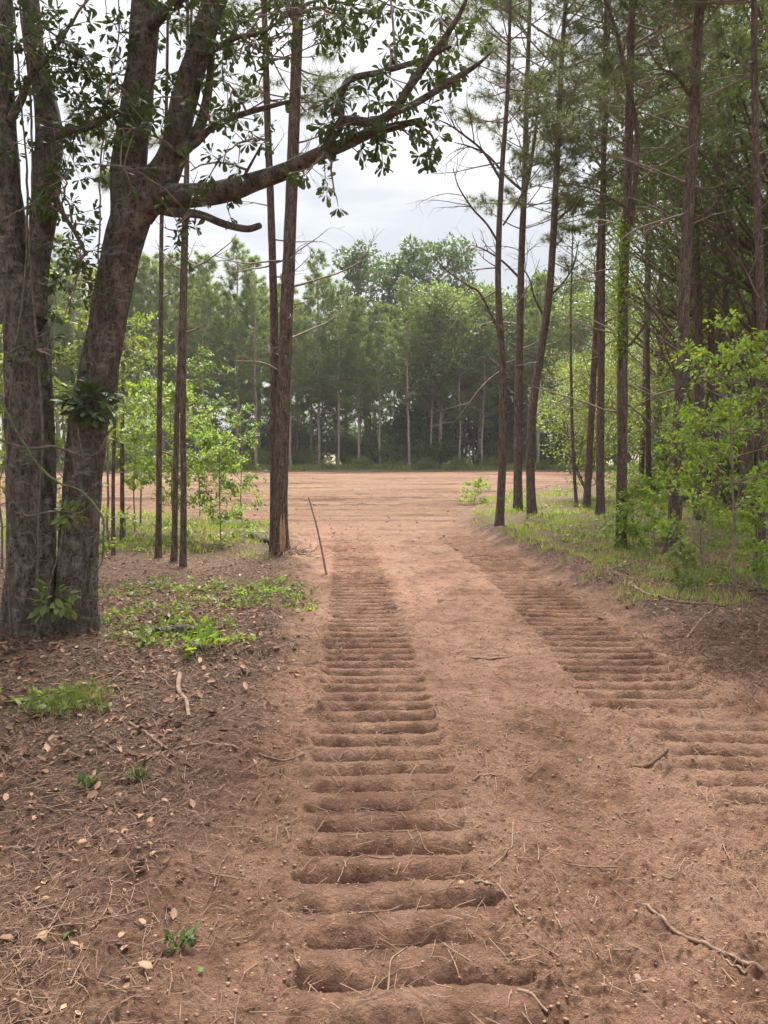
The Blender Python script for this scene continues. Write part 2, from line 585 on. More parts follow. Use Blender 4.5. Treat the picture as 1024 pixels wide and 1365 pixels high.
def height(x, y, step=None, fine=True, ret_track=False):
    """terrain height; step = grid spacing for fading detail that the mesh cannot carry"""
    x = np.asarray(x, dtype=np.float64)
    y = np.asarray(y, dtype=np.float64)
    if step is None:
        step = np.full(x.shape, 0.012)
    od = out_dist(x, y)
    outm = sstep(-0.15, 0.45, od)
    l, r = edges(y)
    z = 0.05 * outm
    far = sstep(8, 40, np.abs(y) + np.abs(x))
    z = z + outm * (0.10 * perlin(x * 0.22, y * 0.22, 1)) + far * 0.16 * perlin(x * .05, y * .05, 2) * outm
    # pushed-up edge of the cut, stronger on the right beyond the bend
    dr = x - r
    bank = np.exp(-((dr - 0.28) / 0.30) ** 2) * sstep(6.5, 9.5, y) * (1 - sstep(17, 22, y))
    z = z + 0.14 * bank * (1 + 0.8 * perlin(x * 2.2, y * 2.2, 3))
    heap = np.exp(-(((x - 3.15) / 0.55) ** 2 + ((y - 6.2) / 0.75) ** 2))
    z = z + 0.17 * heap * (1 + 0.7 * perlin(x * 4, y * 4, 33))
    dl = l - x
    z = z + 0.05 * np.exp(-((dl - 0.15) / 0.28) ** 2) * (y < 18) * (1 + perlin(x * 2, y * 2, 4))
    soil = 1 - outm

    def fo(freq, amp, seed, bill=False):
        wgt = np.clip(1.6 - freq * step * 2.2, 0, 1)
        n = perlin(x * freq, y * freq, seed)
        if bill:
            n = np.abs(n) - 0.25
        return amp * n * wgt

    # loose road soil
    rough = fo(1.3, .030, 5) + fo(3.1, .022, 6)
    if fine:
        crumb = fo(7, .026, 7, True) + fo(13, .022, 8, True) + fo(21, .018, 38, True) + fo(33, .018, 9, True) + fo(60, .013, 10)
    else:
        crumb = 0.0
    # scrape marks running diagonally through the near right half
    a = math.radians(-57)
    u = x * math.cos(a) + y * math.sin(a)
    v = -x * math.sin(a) + y * math.cos(a)
    scr = perlin(v * 5.5, u * 0.5, 11) + 0.6 * perlin(v * 12, u * 0.9, 12)
    scrm = sstep(0.5, 0.8, x) * (1 - sstep(4.5, 6.0, y)) * soil
    rough = rough + scr * 0.020 * scrm
    z0 = z + rough * (0.45 + 0.55 * soil)
    # crawler tracks
    tm_all = 0.0
    for tf, hw, ph0, slope, a0, dep in ((track_left, .345, 0.36, 0.05, 1.0, .064), (track_right, .39, 0.1, -0.03, 0.0, .068)):
        xc = tf(y)
        d = x - xc
        k_ = np.floor((y - slope * d) / 0.192 + ph0)
        jag = 0.04 * perlin(x * 5, y * 7, 13) + 0.025 * perlin(y * 17, x * 3, 14) + 0.035 * perlin(k_ * 0.77 + 0.3, np.sign(d) * 3.3 + 0.2, 44)
        m = 1 - sstep(hw - 0.012, hw + 0.018, np.abs(d + jag))
        fade = sstep(17.5, 11.0, y)
        if a0 == 0.0:
            # slipped and smeared where the machine turned
            fade = fade * (1 - 0.85 * np.exp(-((y - 4.62) / 0.14) ** 2)) * sstep(2.0, 2.5, y)
            m = m * (1 - sstep(.3, .0, x - 1.35) * sstep(4.7, 4.5, y))
            m = m * (0.85 + 0.15 * sstep(-0.25, 0.15, perlin(x * 1.9, y * 1.2, 37) + 0.12 * (y - 5)))
        fade = np.clip(fade, 0, 1)
        m = m * fade
        tone = 0.92 + 0.4 * perlin(x * 1.1, y * 1.3, 15)
        ph = (y - slope * d + 0.014 * perlin(x * 3.2, y * 2.5, 16) + 0.011 * perlin(x * 11, y * 6, 17) + 0.007 * perlin(x * 29, y * 19, 39)) / 0.192 + ph0
        crest = perlin(np.floor(ph) * 3.7 + x * 1.3, np.floor(ph) * 1.9, 18)
        wgt = np.clip(1.7 - step / 0.192 * 3.2, 0, 1)
        prof = grouser(ph) * (dep * (1 + 0.03 * np.clip(y - 4, 0, 9)) * (0.9 + 0.22 * crest) * np.clip(tone, .65, 1.15)) * wgt
        brk = 1 - 0.3 * sstep(0.22, 0.5, perlin(x * 4.3, y * 5.1, 40))
        prof = prof * brk
        sunk = -0.006 * m
        edge = 0.026 * np.exp(-((np.abs(d + jag) - hw - 0.05) / 0.055) ** 2) * fade * (0.6 + 0.9 * perlin(x * 6, y * 6, 19))
        z0 = z0 * (1 - 0.8 * m) + sunk + prof * m + edge
        tm_all = np.maximum(tm_all, m)
    if ret_track:
        return tm_all
    if fine:
        z0 = z0 + 1.35 * crumb * (1.0 - 0.80 * tm_all) * (0.8 + 0.5 * perlin(x * .8, y * .8, 20)) * 1.0
    # tillage lines in the field
    fm = sstep(17, 24, y) * soil
    wob = y + 0.5 * perlin(x * .09, y * .2, 21) + 0.05 * x
    til = perlin(wob * 1.1, x * .05, 22) + 0.6 * perlin(wob * 2.3, x * .11, 23)
    z0 = z0 + fm * (0.11 * til + 0.07 * fo(2.1, 1.0, 24, True))
    return z0


def hz(x, y):
    return float(height(np.array([x]), np.array([y]))[0])


def hza(x, y):
    return height(np.asarray(x), np.asarray(y))


def build_ground():
    ys = [1.25]
    while ys[-1] < 15:
        ys.append(ys[-1] + 0.0030 * ys[-1])
    while ys[-1] < 80:
        ys.append(ys[-1] + 0.0065 * ys[-1])
    while ys[-1] < 420:
        ys.append(ys[-1] * 1.1)
    back = [1.25]
    st = 0.012
    while back[-1] > -120:
        back.append(back[-1] - st)
        st *= 1.18
    ys = np.array(back[::-1][:-1] + ys)
    t = np.linspace(-0.62, 0.62, 620)
    o = [0.62]
    st = 0.003
    while o[-1] < 12:
        st *= 1.16
        o.append(o[-1] + st)
    o = np.array(o[1:])
    t = np.concatenate([-o[::-1], t, o])
    s = np.where(ys > 1.25, ys, 1.25 + (1.25 - ys) * 1.0)
    X = np.clip(t[None, :] * s[:, None], -420, 420)
    Y = np.repeat(ys[:, None], len(t), axis=1)
    dy = np.abs(np.gradient(ys))[:, None]
    dx = np.abs(np.gradient(t))[None, :] * s[:, None]
    ST = np.maximum(dy + 0 * dx, dx)
    Z = height(X, Y, ST)
    trk = height(X, Y, ST, True, True)
    od = out_dist(X, Y)
    lit = sstep(-0.35, 0.25, od + 0.25 * perlin(X * 2.2, Y * 2.2, 41) + 0.12 * perlin(X * 6, Y * 6, 42))
    # broken soil mixes into the litter at the near left
    mixm = sstep(5.2, 2.2, Y) * sstep(-2.6, -1.2, X)
    lit = lit * (1 - 0.5 * mixm)
    fld = sstep(9, 22, Y) * (1 - sstep(-0.2, 0.3, od))
    gl = np.exp(-((Y - 70) / 2.5) ** 2) * 0.9
    gl = np.maximum(gl, sstep(70, 72, Y) * 0.8)
    gr = sstep(0.1, 0.8, X - np.interp(Y, RE_Y, RE_X)) * sstep(9, 13, Y) * sstep(34, 26, Y) * 0.55 * sstep(10.5, 7.5, X) * 0.6
    gleft = sstep(0.1, 0.5, np.interp(Y, LE_Y, LE_X) - X) * sstep(11, 13.5, Y) * 0.45
    green = np.clip(np.maximum(np.maximum(gl, gr), gleft) * (0.75 + 0.6 * perlin(X * 1.1, Y * 1.1, 43)), 0, 1)
    lit = np.clip(lit, 0, 1)
    n0, n1 = X.shape
    idx = np.arange(n0 * n1).reshape(n0, n1)
    F = np.stack([idx[:-1, :-1], idx[:-1, 1:], idx[1:, 1:], idx[1:, :-1]], axis=-1).reshape(-1, 4)
    odf = od.ravel()[F].mean(axis=1)
    yf = Y.ravel()[F].mean(axis=1)
    cls = np.where(odf > 0.08, 0, np.where(yf > 17.5, 2, 1))
    V = np.stack([X, Y, Z], axis=-1).reshape(-1, 3)
    for c, name in ((0, 'forest_floor'), (1, 'dirt_road'), (2, 'field')):
        f = F[cls == c]
        used = np.unique(f)
        mp_ = np.full(len(V), -1)
        mp_[used] = np.arange(len(used))
        b = Buf()
        b.add(V[used], mp_[f])
        ob = b.build(name, [M_GROUND], smooth=True)
        ob['kind'] = 'structure'
        for an, arr in (('litter', lit), ('field', fld), ('green', green), ('track', trk)):
            at_ = ob.data.attributes.new(an, 'FLOAT', 'POINT')
            at_.data.foreach_set('value', arr.ravel()[used].astype(np.float32))


build_ground()


# ------------------------------------------------------------------ tree builders
def trunk_curve(pts, Y, H, rng):
    """trace of a trunk -> dense centre line from the ground to height H"""
    W = np.array([at(px, py, Y) for px, py in pts])
    x0, y0 = W[0, 0], Y
    W[0, 2] = hz(x0, y0) - 0.12
    top = W[-1]
    prev = W[-2]
    d = (top - prev) / max(0.3, top[2] - prev[2])
    zs = [top]
    z = top[2]
    while z < H - 0.5:
        st = min(2.0, H - z)
        d = d * 0.7 + rng.normal(0, 0.02, 3)
        z += st
        zs.append(np.array([zs[-1][0] + d[0] * st, zs[-1][1] + d[1] * st, z]))
    P = np.vstack([W, zs[1:]]) if len(zs) > 1 else W
    n = int((P[-1, 2] - P[0, 2]) / 0.16)
    C = smooth_path(P, n)
    C[:, 1] += 0.02 * np.cumsum(rng.normal(0, 0.08, n))
    return C


def trunk_mesh(b, C, R, n, rough, seed, mat=0, root=0.0):
    V, F = tubes(C, R, n)
    k = len(C)
    V = V.reshape(k, n, 3)
    rad = V - C[:, None, :]
    th = np.arange(n) / n
    zz = C[:, 2][:, None] + 0 * th[None]
    ang = (th * 2 * PI)[None] + 0 * zz
    f = perlin(np.cos(ang) * 2.3 + seed, zz * 1.3 + np.sin(ang) * 2.3, seed) * 0.6 + perlin(np.cos(ang) * 6 + zz * .7, np.sin(ang) * 6 + zz * 4, seed + 3) * 0.5
    fis = perlin(np.cos(ang) * 5.5 + seed, np.sin(ang) * 5.5 + zz * .55, seed + 7)
    f = f - 0.5 * np.clip(0.18 - np.abs(fis), 0, 1) / 0.18
    g = 1 + rough * f
    if root:
        zb_ = np.clip(zz - C[0, 2], 0, 9)
        g = g + root * np.exp(-zb_ / (2.2 * R[0])) * (0.45 + 0.55 * np.cos(ang * 5 + seed + 0.7 * np.sin(ang * 2)))
    V = C[:, None, :] + rad * g[:, :, None]
    b.add(V.reshape(-1, 3), F, mat)


def twig_tree(rng, p0, d0, length, r0, curl=0.25, up=0.0, lv=2, kids=4):
    """branch with side twigs -> list of (P,R)"""
    k = 7
    P = [np.array(p0, dtype=float)]
    d = np.array(d0, dtype=float)
    c = rng.normal(0, curl, 3)
    for i in range(k - 1):
        d = norm(d + c / k + rng.normal(0, 0.09, 3) + np.array([0, 0, up / k]))
        P.append(P[-1] + d * length / (k - 1))
    P = np.array(P)
    R = np.linspace(r0, max(0.0018, r0 * 0.25), k)
    res = [(P, R)]
    if lv > 0:
        for _ in range(kids):
            i = rng.integers(2, k)
            dd = norm(P[i] - P[i - 1])
            e = norm(dd + 0.9 * norm(np.cross(dd, sphere(rng, 1)[0])))
            res += twig_tree(rng, P[i], e, length * rng.uniform(0.3, 0.55), max(0.0025, R[i] * 0.6), curl * 1.5, up, lv - 1, max(2, kids - 1))
    return res


def pine_crown(b, rng, C, R, zb, H, Lmax, tuft_n, needle_len, needle_w, whorl=0.5, per=4, twd=6.0, mw=0, mn=1, sides=5):
    cz = C[:, 2]
    TP, TD, LP, LR = [], [], [], []
    z = zb
    while z < H - 0.1:
        t = (z - zb) / (H - zb)
        prof = (0.55 + 1.3 * t) if t < 0.35 else 1.0 * max(0.05, (1 - t) / 0.65) ** 0.5
        for _ in range(per):
            if rng.random() < 0.12:
                continue
            ln = Lmax * prof * rng.uniform(0.6, 1.15)
            az = rng.uniform(0, 2 * PI)
            pitch = math.radians(rng.uniform(-8, 22) + 34 * t)
            zz = z + rng.uniform(-.15, .15)
            p0 = np.array([np.interp(zz, cz, C[:, 0]), np.interp(zz, cz, C[:, 1]), zz])
            d = np.array([math.cos(az) * math.cos(pitch), math.sin(az) * math.cos(pitch), math.sin(pitch)])
            s = np.linspace(0, 1, 6)
            side = np.array([-math.sin(az), math.cos(az), 0])
            P = p0 + d * (s * ln)[:, None] + np.array([0, 0, 1]) * (0.16 * ln * s ** 2)[:, None] + side * (rng.normal(0, .10) * ln * s ** 2)[:, None]
            r0 = 0.006 + 0.007 * ln
            LP.append(P)
            LR.append(np.linspace(r0, 0.005, 6))
            m = max(3, int(ln * twd))
            ss = rng.uniform(0.3, 1.0, m) ** 0.8
            q = np.stack([np.interp(ss, s, P[:, i]) for i in range(3)], axis=1)
            sg = rng.choice([-1, 1], m)[:, None]
            td = norm(d * rng.uniform(0.3, 1.0, (m, 1)) + side * sg * rng.uniform(0.3, 1.0, (m, 1)) + np.array([0, 0, 1]) * rng.uniform(-.1, .6, (m, 1)))
            tl = ln * rng.uniform(0.10, 0.30, (m, 1)) * (1.15 - ss[:, None] * 0.5) + 0.08
            tip = q + td * tl
            for a_, b_, c_ in zip(q, tip, td):
                LP.append(a_ + (b_ - a_) * s[:, None])
                LR.append(np.linspace(0.006, 0.003, 6))
            TP += [tip, q + td * tl * 0.55]
            TD += [td, td]
            TP.append(P[-1:]); TD.append(d[None])
        z += whorl * rng.uniform(0.8, 1.2)
    LP = np.array(LP)
    LR = np.array(LR)
    if sides >= 3:
        big = LR[:, 0] > 0.0075
        V, F = tubes(LP[big], LR[big], sides)
        b.add(V, F, mw)
        V, F = tubes(LP[~big][:, [0, 5]], LR[~big][:, [0, 5]], 3)
        b.add(V, F, mw)
    V, F = needles(rng, np.concatenate(TP), np.concatenate(TD), tuft_n, needle_len, needle_w)
    b.add(V, F, mn)


def near_pine(label, pts, Y, r0, H, zb, Lmax, ndead, seed, dead_len=1.3, dead_low=2.2, flare=0.35, group='pines beside the dirt road', tn=26, per=4, fork=None, name='pine_tree'):
    rng = np.random.default_rng(seed)
    C = trunk_curve(pts, Y, H, rng)
    base = C[0].copy()
    base[2] += 0.12
    root = empty(name, base, label, 'tree', group)
    z = C[:, 2] - base[2]
    R = r0 * np.clip(1 - z / (H * 1.04), 0.02, 1) ** 0.62 * (1 + flare * np.exp(-np.clip(z, 0, 9) / 0.22))
    b = Buf()
    trunk_mesh(b, C, R, 16, 0.10, seed, 0, .38)
    if fork is not None:
        W = np.array([at(px, py, Y + 0.05) for px, py in fork])
        fc = smooth_path(W, 24)
        V, F = tubes(fc, np.linspace(r0 * 0.55, r0 * 0.12, 24), 8)
        b.add(V, F)
    b.build('trunk', [M_PINE], root, base, smooth=True)
    b = Buf()
    pine_crown(b, rng, C, R, zb, H, Lmax, tn, 0.20, 0.0085, per=per, twd=7.5)
    b.build('crown', [M_TWIG, M_NEEDLE], root, base)
    for i in range(ndead):
        zz = rng.uniform(dead_low, zb + 0.8)
        j = int(np.argmin(np.abs(C[:, 2] - zz)))
        az = rng.uniform(0, 2 * PI)
        el = math.radians(rng.uniform(-20, 40))
        d = (math.cos(az) * math.cos(el), math.sin(az) * math.cos(el), math.sin(el))
        ln = dead_len * rng.uniform(0.25, 1.25)
        tr = twig_tree(rng, C[j], d, ln, 0.010 + 0.006 * ln, 0.5, rng.uniform(-.4, .8), 2 if ln > 0.8 else 1, 3)
        b = Buf()
        for P, Rr in tr:
            V, F = tubes(P, Rr, 4)
            b.add(V, F)
        b.build('branch', [M_TWIG], root, base, smooth=True)
    return root, C


def simple_pine(name, seed, H, zb, Lmax, r0, needle_mat, bark, tn, nl, nw, twd, whorl, per, group, cat='tree', stubs=10):
    """a free-standing pine at the origin, used for the rows that are copied"""
    rng = np.random.default_rng(seed)
    n = 26
    z = np.linspace(-0.2, H, n)
    C = np.stack([np.cumsum(rng.normal(0, .035, n)), np.cumsum(rng.normal(0, .035, n)), z], axis=1)
    root = empty(name, (0, 0, 0), None, cat, group)
    b = Buf()
    R = r0 * np.clip(1 - z / (H * 1.03), 0.03, 1) ** 0.7
    V, F = tubes(C, R, 8)
    b.add(V, F)
    for i in range(stubs):
        zz = rng.uniform(2.5, zb + 1)
        j = int(np.argmin(np.abs(z - zz)))
        az = rng.uniform(0, 2 * PI)
        for P, Rr in twig_tree(rng, C[j], (math.cos(az), math.sin(az), rng.uniform(-.1, .5)), rng.uniform(.5, 1.8), 0.016, .4, .3, 1, 2):
            V, F = tubes(P[::2], Rr[::2], 3)
            b.add(V, F)
    b.build('trunk', [bark], root, smooth=True)
    b = Buf()
    pine_crown(b, rng, C, R, zb, H, Lmax, tn, nl, nw, whorl, per, twd, 0, 1, 4)
    b.build('crown', [bark, needle_mat], root)
    return root


def hardwood(name, seed, H, zb, rad, nclump, nleaf, leaf, mat, bark, group, r0=0.16, tpl=LEAF_DIAMOND, clump_r=(0.7, 1.3), cat='tree', trunks=1, needle=False, squash=0.75):
    """broad-leaved crown made of many leaf clumps on limbs"""
    rng = np.random.default_rng(seed)
    root = empty(name, (0, 0, 0), None, cat, group)
    b = Buf()
    tops = []
    for q in range(trunks):
        n = 14
        z = np.linspace(-0.2, H * 0.82, n)
        lean = rng.normal(0, 0.05 if trunks == 1 else 0.22, 2)
        C = np.stack([lean[0] * z + np.cumsum(rng.normal(0, .04, n)), lean[1] * z + np.cumsum(rng.normal(0, .04, n)), z], axis=1)
        V, F = tubes(C, r0 * np.clip(1 - z / (H * 0.86), 0.06, 1) ** 0.8 / math.sqrt(trunks), 8)
        b.add(V, F)
        tops.append(C)
    cb = Buf()
    P, D, Nv, Ls = [], [], [], []
    hc = (H - zb) / 2
    for i in range(nclump):
        d = sphere(rng, 1)[0]
        rr = rng.uniform(0.35, 1.0) ** 0.6
        cen = np.array([d[0] * rad * rr, d[1] * rad * rr, zb + hc + d[2] * hc * rr * 0.92])
        C = tops[i % trunks]
        j = int(np.clip(np.searchsorted(C[:, 2], cen[2] - 0.25 * (H - zb) - rng.uniform(0, .6)), 2, len(C) - 1))
        s = np.linspace(0, 1, 5)[:, None]
        lp = C[j] * (1 - s) + cen * s + np.array([0, 0, -0.12]) * np.sin(s * PI) * rad * .5
        V, F = tubes(lp, np.linspace(r0 * .28, 0.008, 5), 4)
        b.add(V, F)
        cr = rng.uniform(*clump_r)
        dirs = sphere(rng, nleaf)
        q = cen + dirs * (cr * rng.uniform(0.35, 1.0, (nleaf, 1)) ** 0.5) * np.array([1, 1, squash])
        P.append(q)
        Nv.append(norm(dirs * 0.6 + np.array([0, 0, 0.7]) + 0.7 * sphere(rng, nleaf)))
        D.append(norm(dirs + 0.9 * sphere(rng, nleaf)))
    P = np.concatenate(P)
    D = np.concatenate(D)
    Nv = np.concatenate(Nv)
    if needle:
        V, F = needles(rng, P, D, 5, leaf, leaf * 0.10, 0.7)
    else:
        V, F = leaves(P, D, Nv, leaf * rng.uniform(0.7, 1.25, len(P)), tpl)
    cb.add(V, F)
    b.build('trunk', [bark], root, smooth=True)
    cb.build('crown', [mat], root)
    return root


def sapling(name, seed, H, spread, nbr, leaf, mat, group, label, loc, tpl=LEAF_OVAL, zb=0.25, twn=7, lpt=9, r0=0.012, flat=0.5, lean=(0, 0), bias=(0, 0), stem_mat=None, cat='sapling', dens=1.5):
    """thin stem, spreading branches, flat sprays of leaves"""
    rng = np.random.default_rng(seed)
    root = empty(name, loc, label, cat, group)
    n = 12
    z = np.linspace(-0.05, H, n)
    C = np.stack([lean[0] * z + np.cumsum(rng.normal(0, .015, n)), lean[1] * z + np.cumsum(rng.normal(0, .015, n)), z], axis=1)
    sb, lb = Buf(), Buf()
    V, F = tubes(C, np.linspace(r0, r0 * 0.25, n), 6)
    sb.add(V, F)
    P, D, Nv = [], [], []
    for i in range(nbr):
        t = zb + (1 - zb) * (i + rng.random()) / nbr
        j = min(n - 1, int(t * (n - 1)))
        az = i * 2.4 + rng.uniform(-.5, .5)
        prof = math.sin(PI * min(1, 0.22 + 0.72 * (t - zb) / (1 - zb)))
        ln = spread * (0.35 + 0.75 * prof) * rng.uniform(0.7, 1.15)
        d = norm(np.array([math.cos(az) + bias[0], math.sin(az) + bias[1], rng.uniform(0.1, 1.3)]))
        s = np.linspace(0, 1, 6)
        bp = C[j] + d * (s * ln)[:, None] + np.array([0, 0, -1]) * (0.18 * ln * s ** 2)[:, None]
        V, F = tubes(bp, np.linspace(r0 * .45, r0 * .12, 6), 4)
        sb.add(V, F)
        for k in range(int(twn * dens)):
            ss = rng.uniform(0.12, 1.0) ** .8
            q = np.array([np.interp(ss, s, bp[:, c]) for c in range(3)])
            td = norm(d * .5 + sphere(rng, 1)[0] * np.array([1, 1, .8]) + np.array([0, 0, .1]))
            tl = ln * rng.uniform(.10, .34)
            te = q + td * tl
            V, F = tubes(np.array([q, q + td * tl * .5, te]), [r0 * .16, r0 * .12, r0 * .06], 3)
            sb.add(V, F)
            m = int(rng.integers(max(3, lpt - 6), lpt + 5))
            u = rng.uniform(0.2, 1.0, (m, 1))
            P.append(q + td * tl * u + sphere(rng, m) * leaf * .55)
            D.append(norm(td * .5 + sphere(rng, m) + np.array([0, 0, -.3])))
            Nv.append(norm(np.array([0, 0, 1.0]) + (flat + .3) * sphere(rng, m)))
    P = np.concatenate(P)
    V, F = leaves(P, np.concatenate(D), np.concatenate(Nv), leaf * .8 * rng.uniform(.45, 1.3, len(P)), tpl)
    lb.add(V, F)
    sb.build('stem', [stem_mat or M_TWIG], root, smooth=True)['kind'] = 'stuff'
    lb.build('foliage', [mat], root)
    return root


# ------------------------------------------------------------------ pines beside the road
Y_ = gy
T1 = near_pine('slender bare-stemmed pine nearest the road on its right bank, with spindly dead limbs',
          [(665, 708), (669, 640), (671, 560), (670, 490), (664, 372), (669, 232), (676, 137), (680, 20)], Y_(710), .086, 11.5, 8.0, 1.6, 15, 101, 1.6, 3.2, .18)
T2 = near_pine('straight pine with a side leader forking high up, second from the road',
          [(690, 678), (691, 580), (692, 491), (695, 352), (699, 248), (702, 137), (706, 20)], Y_(681), .125, 16.5, 7.6, 2.8, 10, 102, 1.6, 3.0, .12,
          fork=[(698, 262), (706, 228), (712, 190), (716, 150), (719, 90)])
T3 = near_pine('pine with a crooked right-leaning trunk, third from the road',
          [(709, 684), (707, 630), (708, 580), (713, 520), (718, 490), (732, 393), (739, 290), (745, 165), (749, 80)], Y_(687), .118, 16, 7.4, 2.8, 10, 103, 1.7, 3.4, .12)
near_pine('thin pole of a young tree leaning left between the crooked pine and a leaning one',
          [(769, 678), (764, 600), (762, 520), (761, 430), (763, 340)], Y_(679), .05, 8.5, 6.6, .8, 6, 104, .8, 2.5, .1)
near_pine('pine leaning to the right, left one of a close pair on the grass strip',
          [(782, 678), (788, 560), (794, 450), (799, 330), (806, 190), (811, 60)], Y_(681), .10, 15.5, 7.4, 2.4, 9, 105, 1.4, 2.6, .15)
near_pine('upright pine, right one of a close pair on the grass strip',
          [(801, 686), (800, 600), (801, 520), (802, 400), (804, 260), (806, 120), (807, 40)], Y_(690), .105, 15, 7.6, 2.4, 10, 106, 1.6, 2.2, .15)
T7 = near_pine('tall straight pine with green vine on its trunk and leafy bushes at its foot',
          [(828, 730), (829, 640), (830, 520), (832, 372), (837, 248), (839, 145), (843, 0)], Y_(735), .086, 15.5, 6.3, 2.4, 15, 107, 1.7, 2.0, .2)
T8 = near_pine('sturdiest right-hand pine with rough flared base, leaning slightly right',
          [(896, 742), (903, 624), (908, 512), (911, 430), (915, 331), (925, 166), (932, 20)], Y_(745), .098, 16.5, 6.6, 2.6, 14, 108, 1.5, 2.4, .45)
near_pine('pine standing just behind the flared one, seen to its right',
          [(933, 690), (932, 560), (931, 450), (928, 330), (922, 200), (918, 80)], Y_(697), .12, 16.5, 7.6, 2.5, 10, 109, 1.6, 3, .15)
near_pine('pine at the right edge of the picture behind the green sapling',
          [(1014, 752), (1015, 600), (1015, 450), (1012, 330), (1008, 207), (1006, 30)], Y_(752), .064, 14.5, 6.8, 2.0, 10, 110, 1.2, 2, .25)
near_pine('bowed pine deeper in the wood between the flared pine and the right edge',
          [(972, 668), (973, 560), (974, 480), (978, 385), (988, 300), (1000, 200), (1008, 120)], 23.5, .165, 16, 8, 2.6, 9, 111, 2.2, 3.5, .1)
near_pine('thin dark pine, left one of two slim stems behind the vine-clad pine',
          [(853, 661), (858, 560), (861, 450), (862, 340), (862, 240)], 26.5, .10, 14, 8.5, 1.8, 9, 112, 1.6, 2.5, .1)
near_pine('thin dark pine, right one of two slim stems behind the vine-clad pine',
          [(865, 665), (864, 560), (863, 450), (866, 340), (872, 240)], 25.0, .095, 14.5, 9, 1.8, 9, 113, 1.6, 2.5, .1)
# twin pines at the left of the road
near_pine('left and thinner of two pines crossing at the foot left of the road',
          [(366, 735), (366, 640), (366, 560), (366, 450), (362, 300), (357, 170), (352, 0)], Y_(738) + .12, .075, 15, 7.1, 2.2, 12, 114, 1.3, 2.4, .2, tn=18)
TWIN = near_pine('right and thicker of two pines crossing at the foot left of the road',
          [(374, 737), (374, 660), (377, 560), (381, 450), (386, 330), (391, 200), (398, 0)], Y_(740), .118, 16.5, 6.9, 2.5, 12, 115, 1.5, 2.6, .15, tn=18)
# slim stems left of the twin pines
near_pine('slim bare stem standing alone between the oak and the close stem pair',
          [(211, 745), (212, 640), (213, 520), (215, 400), (216, 290), (222, 150)], Y_(746), .046, 9.5, 7.6, 1.0, 7, 116, .8, 1.6, .2, group='slim stems left of the twin pines')
near_pine('slim stem on the left of a close pair left of the twin pines',
          [(232, 750), (234, 650), (236, 560), (241, 450), (245, 300), (252, 130)], Y_(751), .043, 9.5, 7.8, 1.0, 6, 117, .8, 1.6, .2, group='slim stems left of the twin pines')
near_pine('slim stem on the right of a close pair left of the twin pines',
          [(244, 755), (245, 650), (244, 560), (245, 450), (248, 300), (250, 130)], Y_(756), .046, 10, 8.0, 1.0, 7, 118, .8, 1.6, .2, group='slim stems left of the twin pines')
near_pine('thin pole nearest the oak on its right, behind the leafy sapling',
          [(163, 722), (163, 620), (164, 520), (166, 420), (170, 330)], Y_(724), .042, 7.5, 6.2, .8, 5, 119, .6, 1.5, .2, group='slim stems left of the twin pines')
near_pine('thinnest pole close against the right side of the oak',
          [(151, 742), (151, 640), (154, 540), (160, 440)], Y_(744), .03, 6.5, 5.6, .6, 4, 120, .5, 1.5, .2, group='slim stems left of the twin pines')



def traced_branch(tree, spec, Y0, Y1, twigs, seed, mat=None):
    """dead limb traced in the picture, with side twigs"""
    rng = np.random.default_rng(seed)
    k = len(spec)
    A = np.array([[*at(px, py, Y), r / FPX * Y] for (px, py, r), Y in zip(spec, np.linspace(Y0, Y1, k))])
    A = smooth_path(A, k * 6)
    A[:, 3] = np.maximum(A[:, 3] * .62, .003)
    b = Buf()
    V, F = tubes(A[:, :3], A[:, 3], 6)
    b.add(V, F)
    for _ in range(twigs):
        i = int(rng.integers(k * 2, len(A)))
        d = norm(A[i, :3] - A[i - 1, :3])
        e = norm(d + .9 * norm(np.cross(d, sphere(rng, 1)[0])))
        for P, R in twig_tree(rng, A[i, :3], e, rng.uniform(.3, 1.1), max(.004, A[i, 3] * .6), .7, rng.uniform(-.6, .6), 1, 3):
            V, F = tubes(P, R, 4)
            b.add(V, F)
    root = tree[0]
    b.build('branch', [mat or M_PINE], root, np.array(root.location), smooth=True)


traced_branch(T1, [(668, 240, 3), (645, 203, 2.6), (621, 182, 2.2), (598, 166, 1.6), (580, 158, .8)], 15.3, 14.6, 7, 1)
traced_branch(T1, [(668, 330, 2.6), (650, 300, 2.2), (630, 278, 2), (612, 250, 1.4), (604, 225, .8)], 15.3, 14.9, 7, 2)
traced_branch(T1, [(667, 445, 3), (641, 393, 2.4), (625, 381, 2), (600, 364, 1.4), (575, 340, .8)], 15.3, 14.6, 5, 3)
traced_branch(T1, [(671, 300, 2.4), (690, 270, 2), (705, 235, 1.4), (712, 205, .8)], 15.3, 15.6, 6, 4)
traced_branch(T2, [(699, 256, 3.2), (676, 236, 2.6), (650, 207, 2.2), (625, 195, 1.6), (606, 190, .8)], 21.4, 20.4, 9, 5)
traced_branch(T2, [(694, 372, 2.6), (672, 350, 2.2), (650, 335, 1.6), (628, 326, .8)], 21.4, 20.6, 6, 6)
traced_branch(T3, [(736, 300, 3), (752, 285, 2.6), (767, 272, 2), (784, 260, 1)], 20.1, 19.6, 5, 7)
traced_branch(T3, [(724, 420, 2.6), (712, 395, 2.2), (706, 372, 1.6), (692, 350, .8)], 20.1, 19.4, 4, 8)
traced_branch(T3, [(726, 400, 2.8), (748, 380, 2.2), (764, 355, 1.8), (772, 320, .9)], 20.1, 19.6, 4, 9)
traced_branch(T7, [(841, 300, 5.5), (847, 240, 5.5), (849, 175, 5), (836, 110, 4.4), (822, 45, 3.6), (803, -10, 2.6), (780, -60, 1)], 12.3, 11.6, 8, 10)
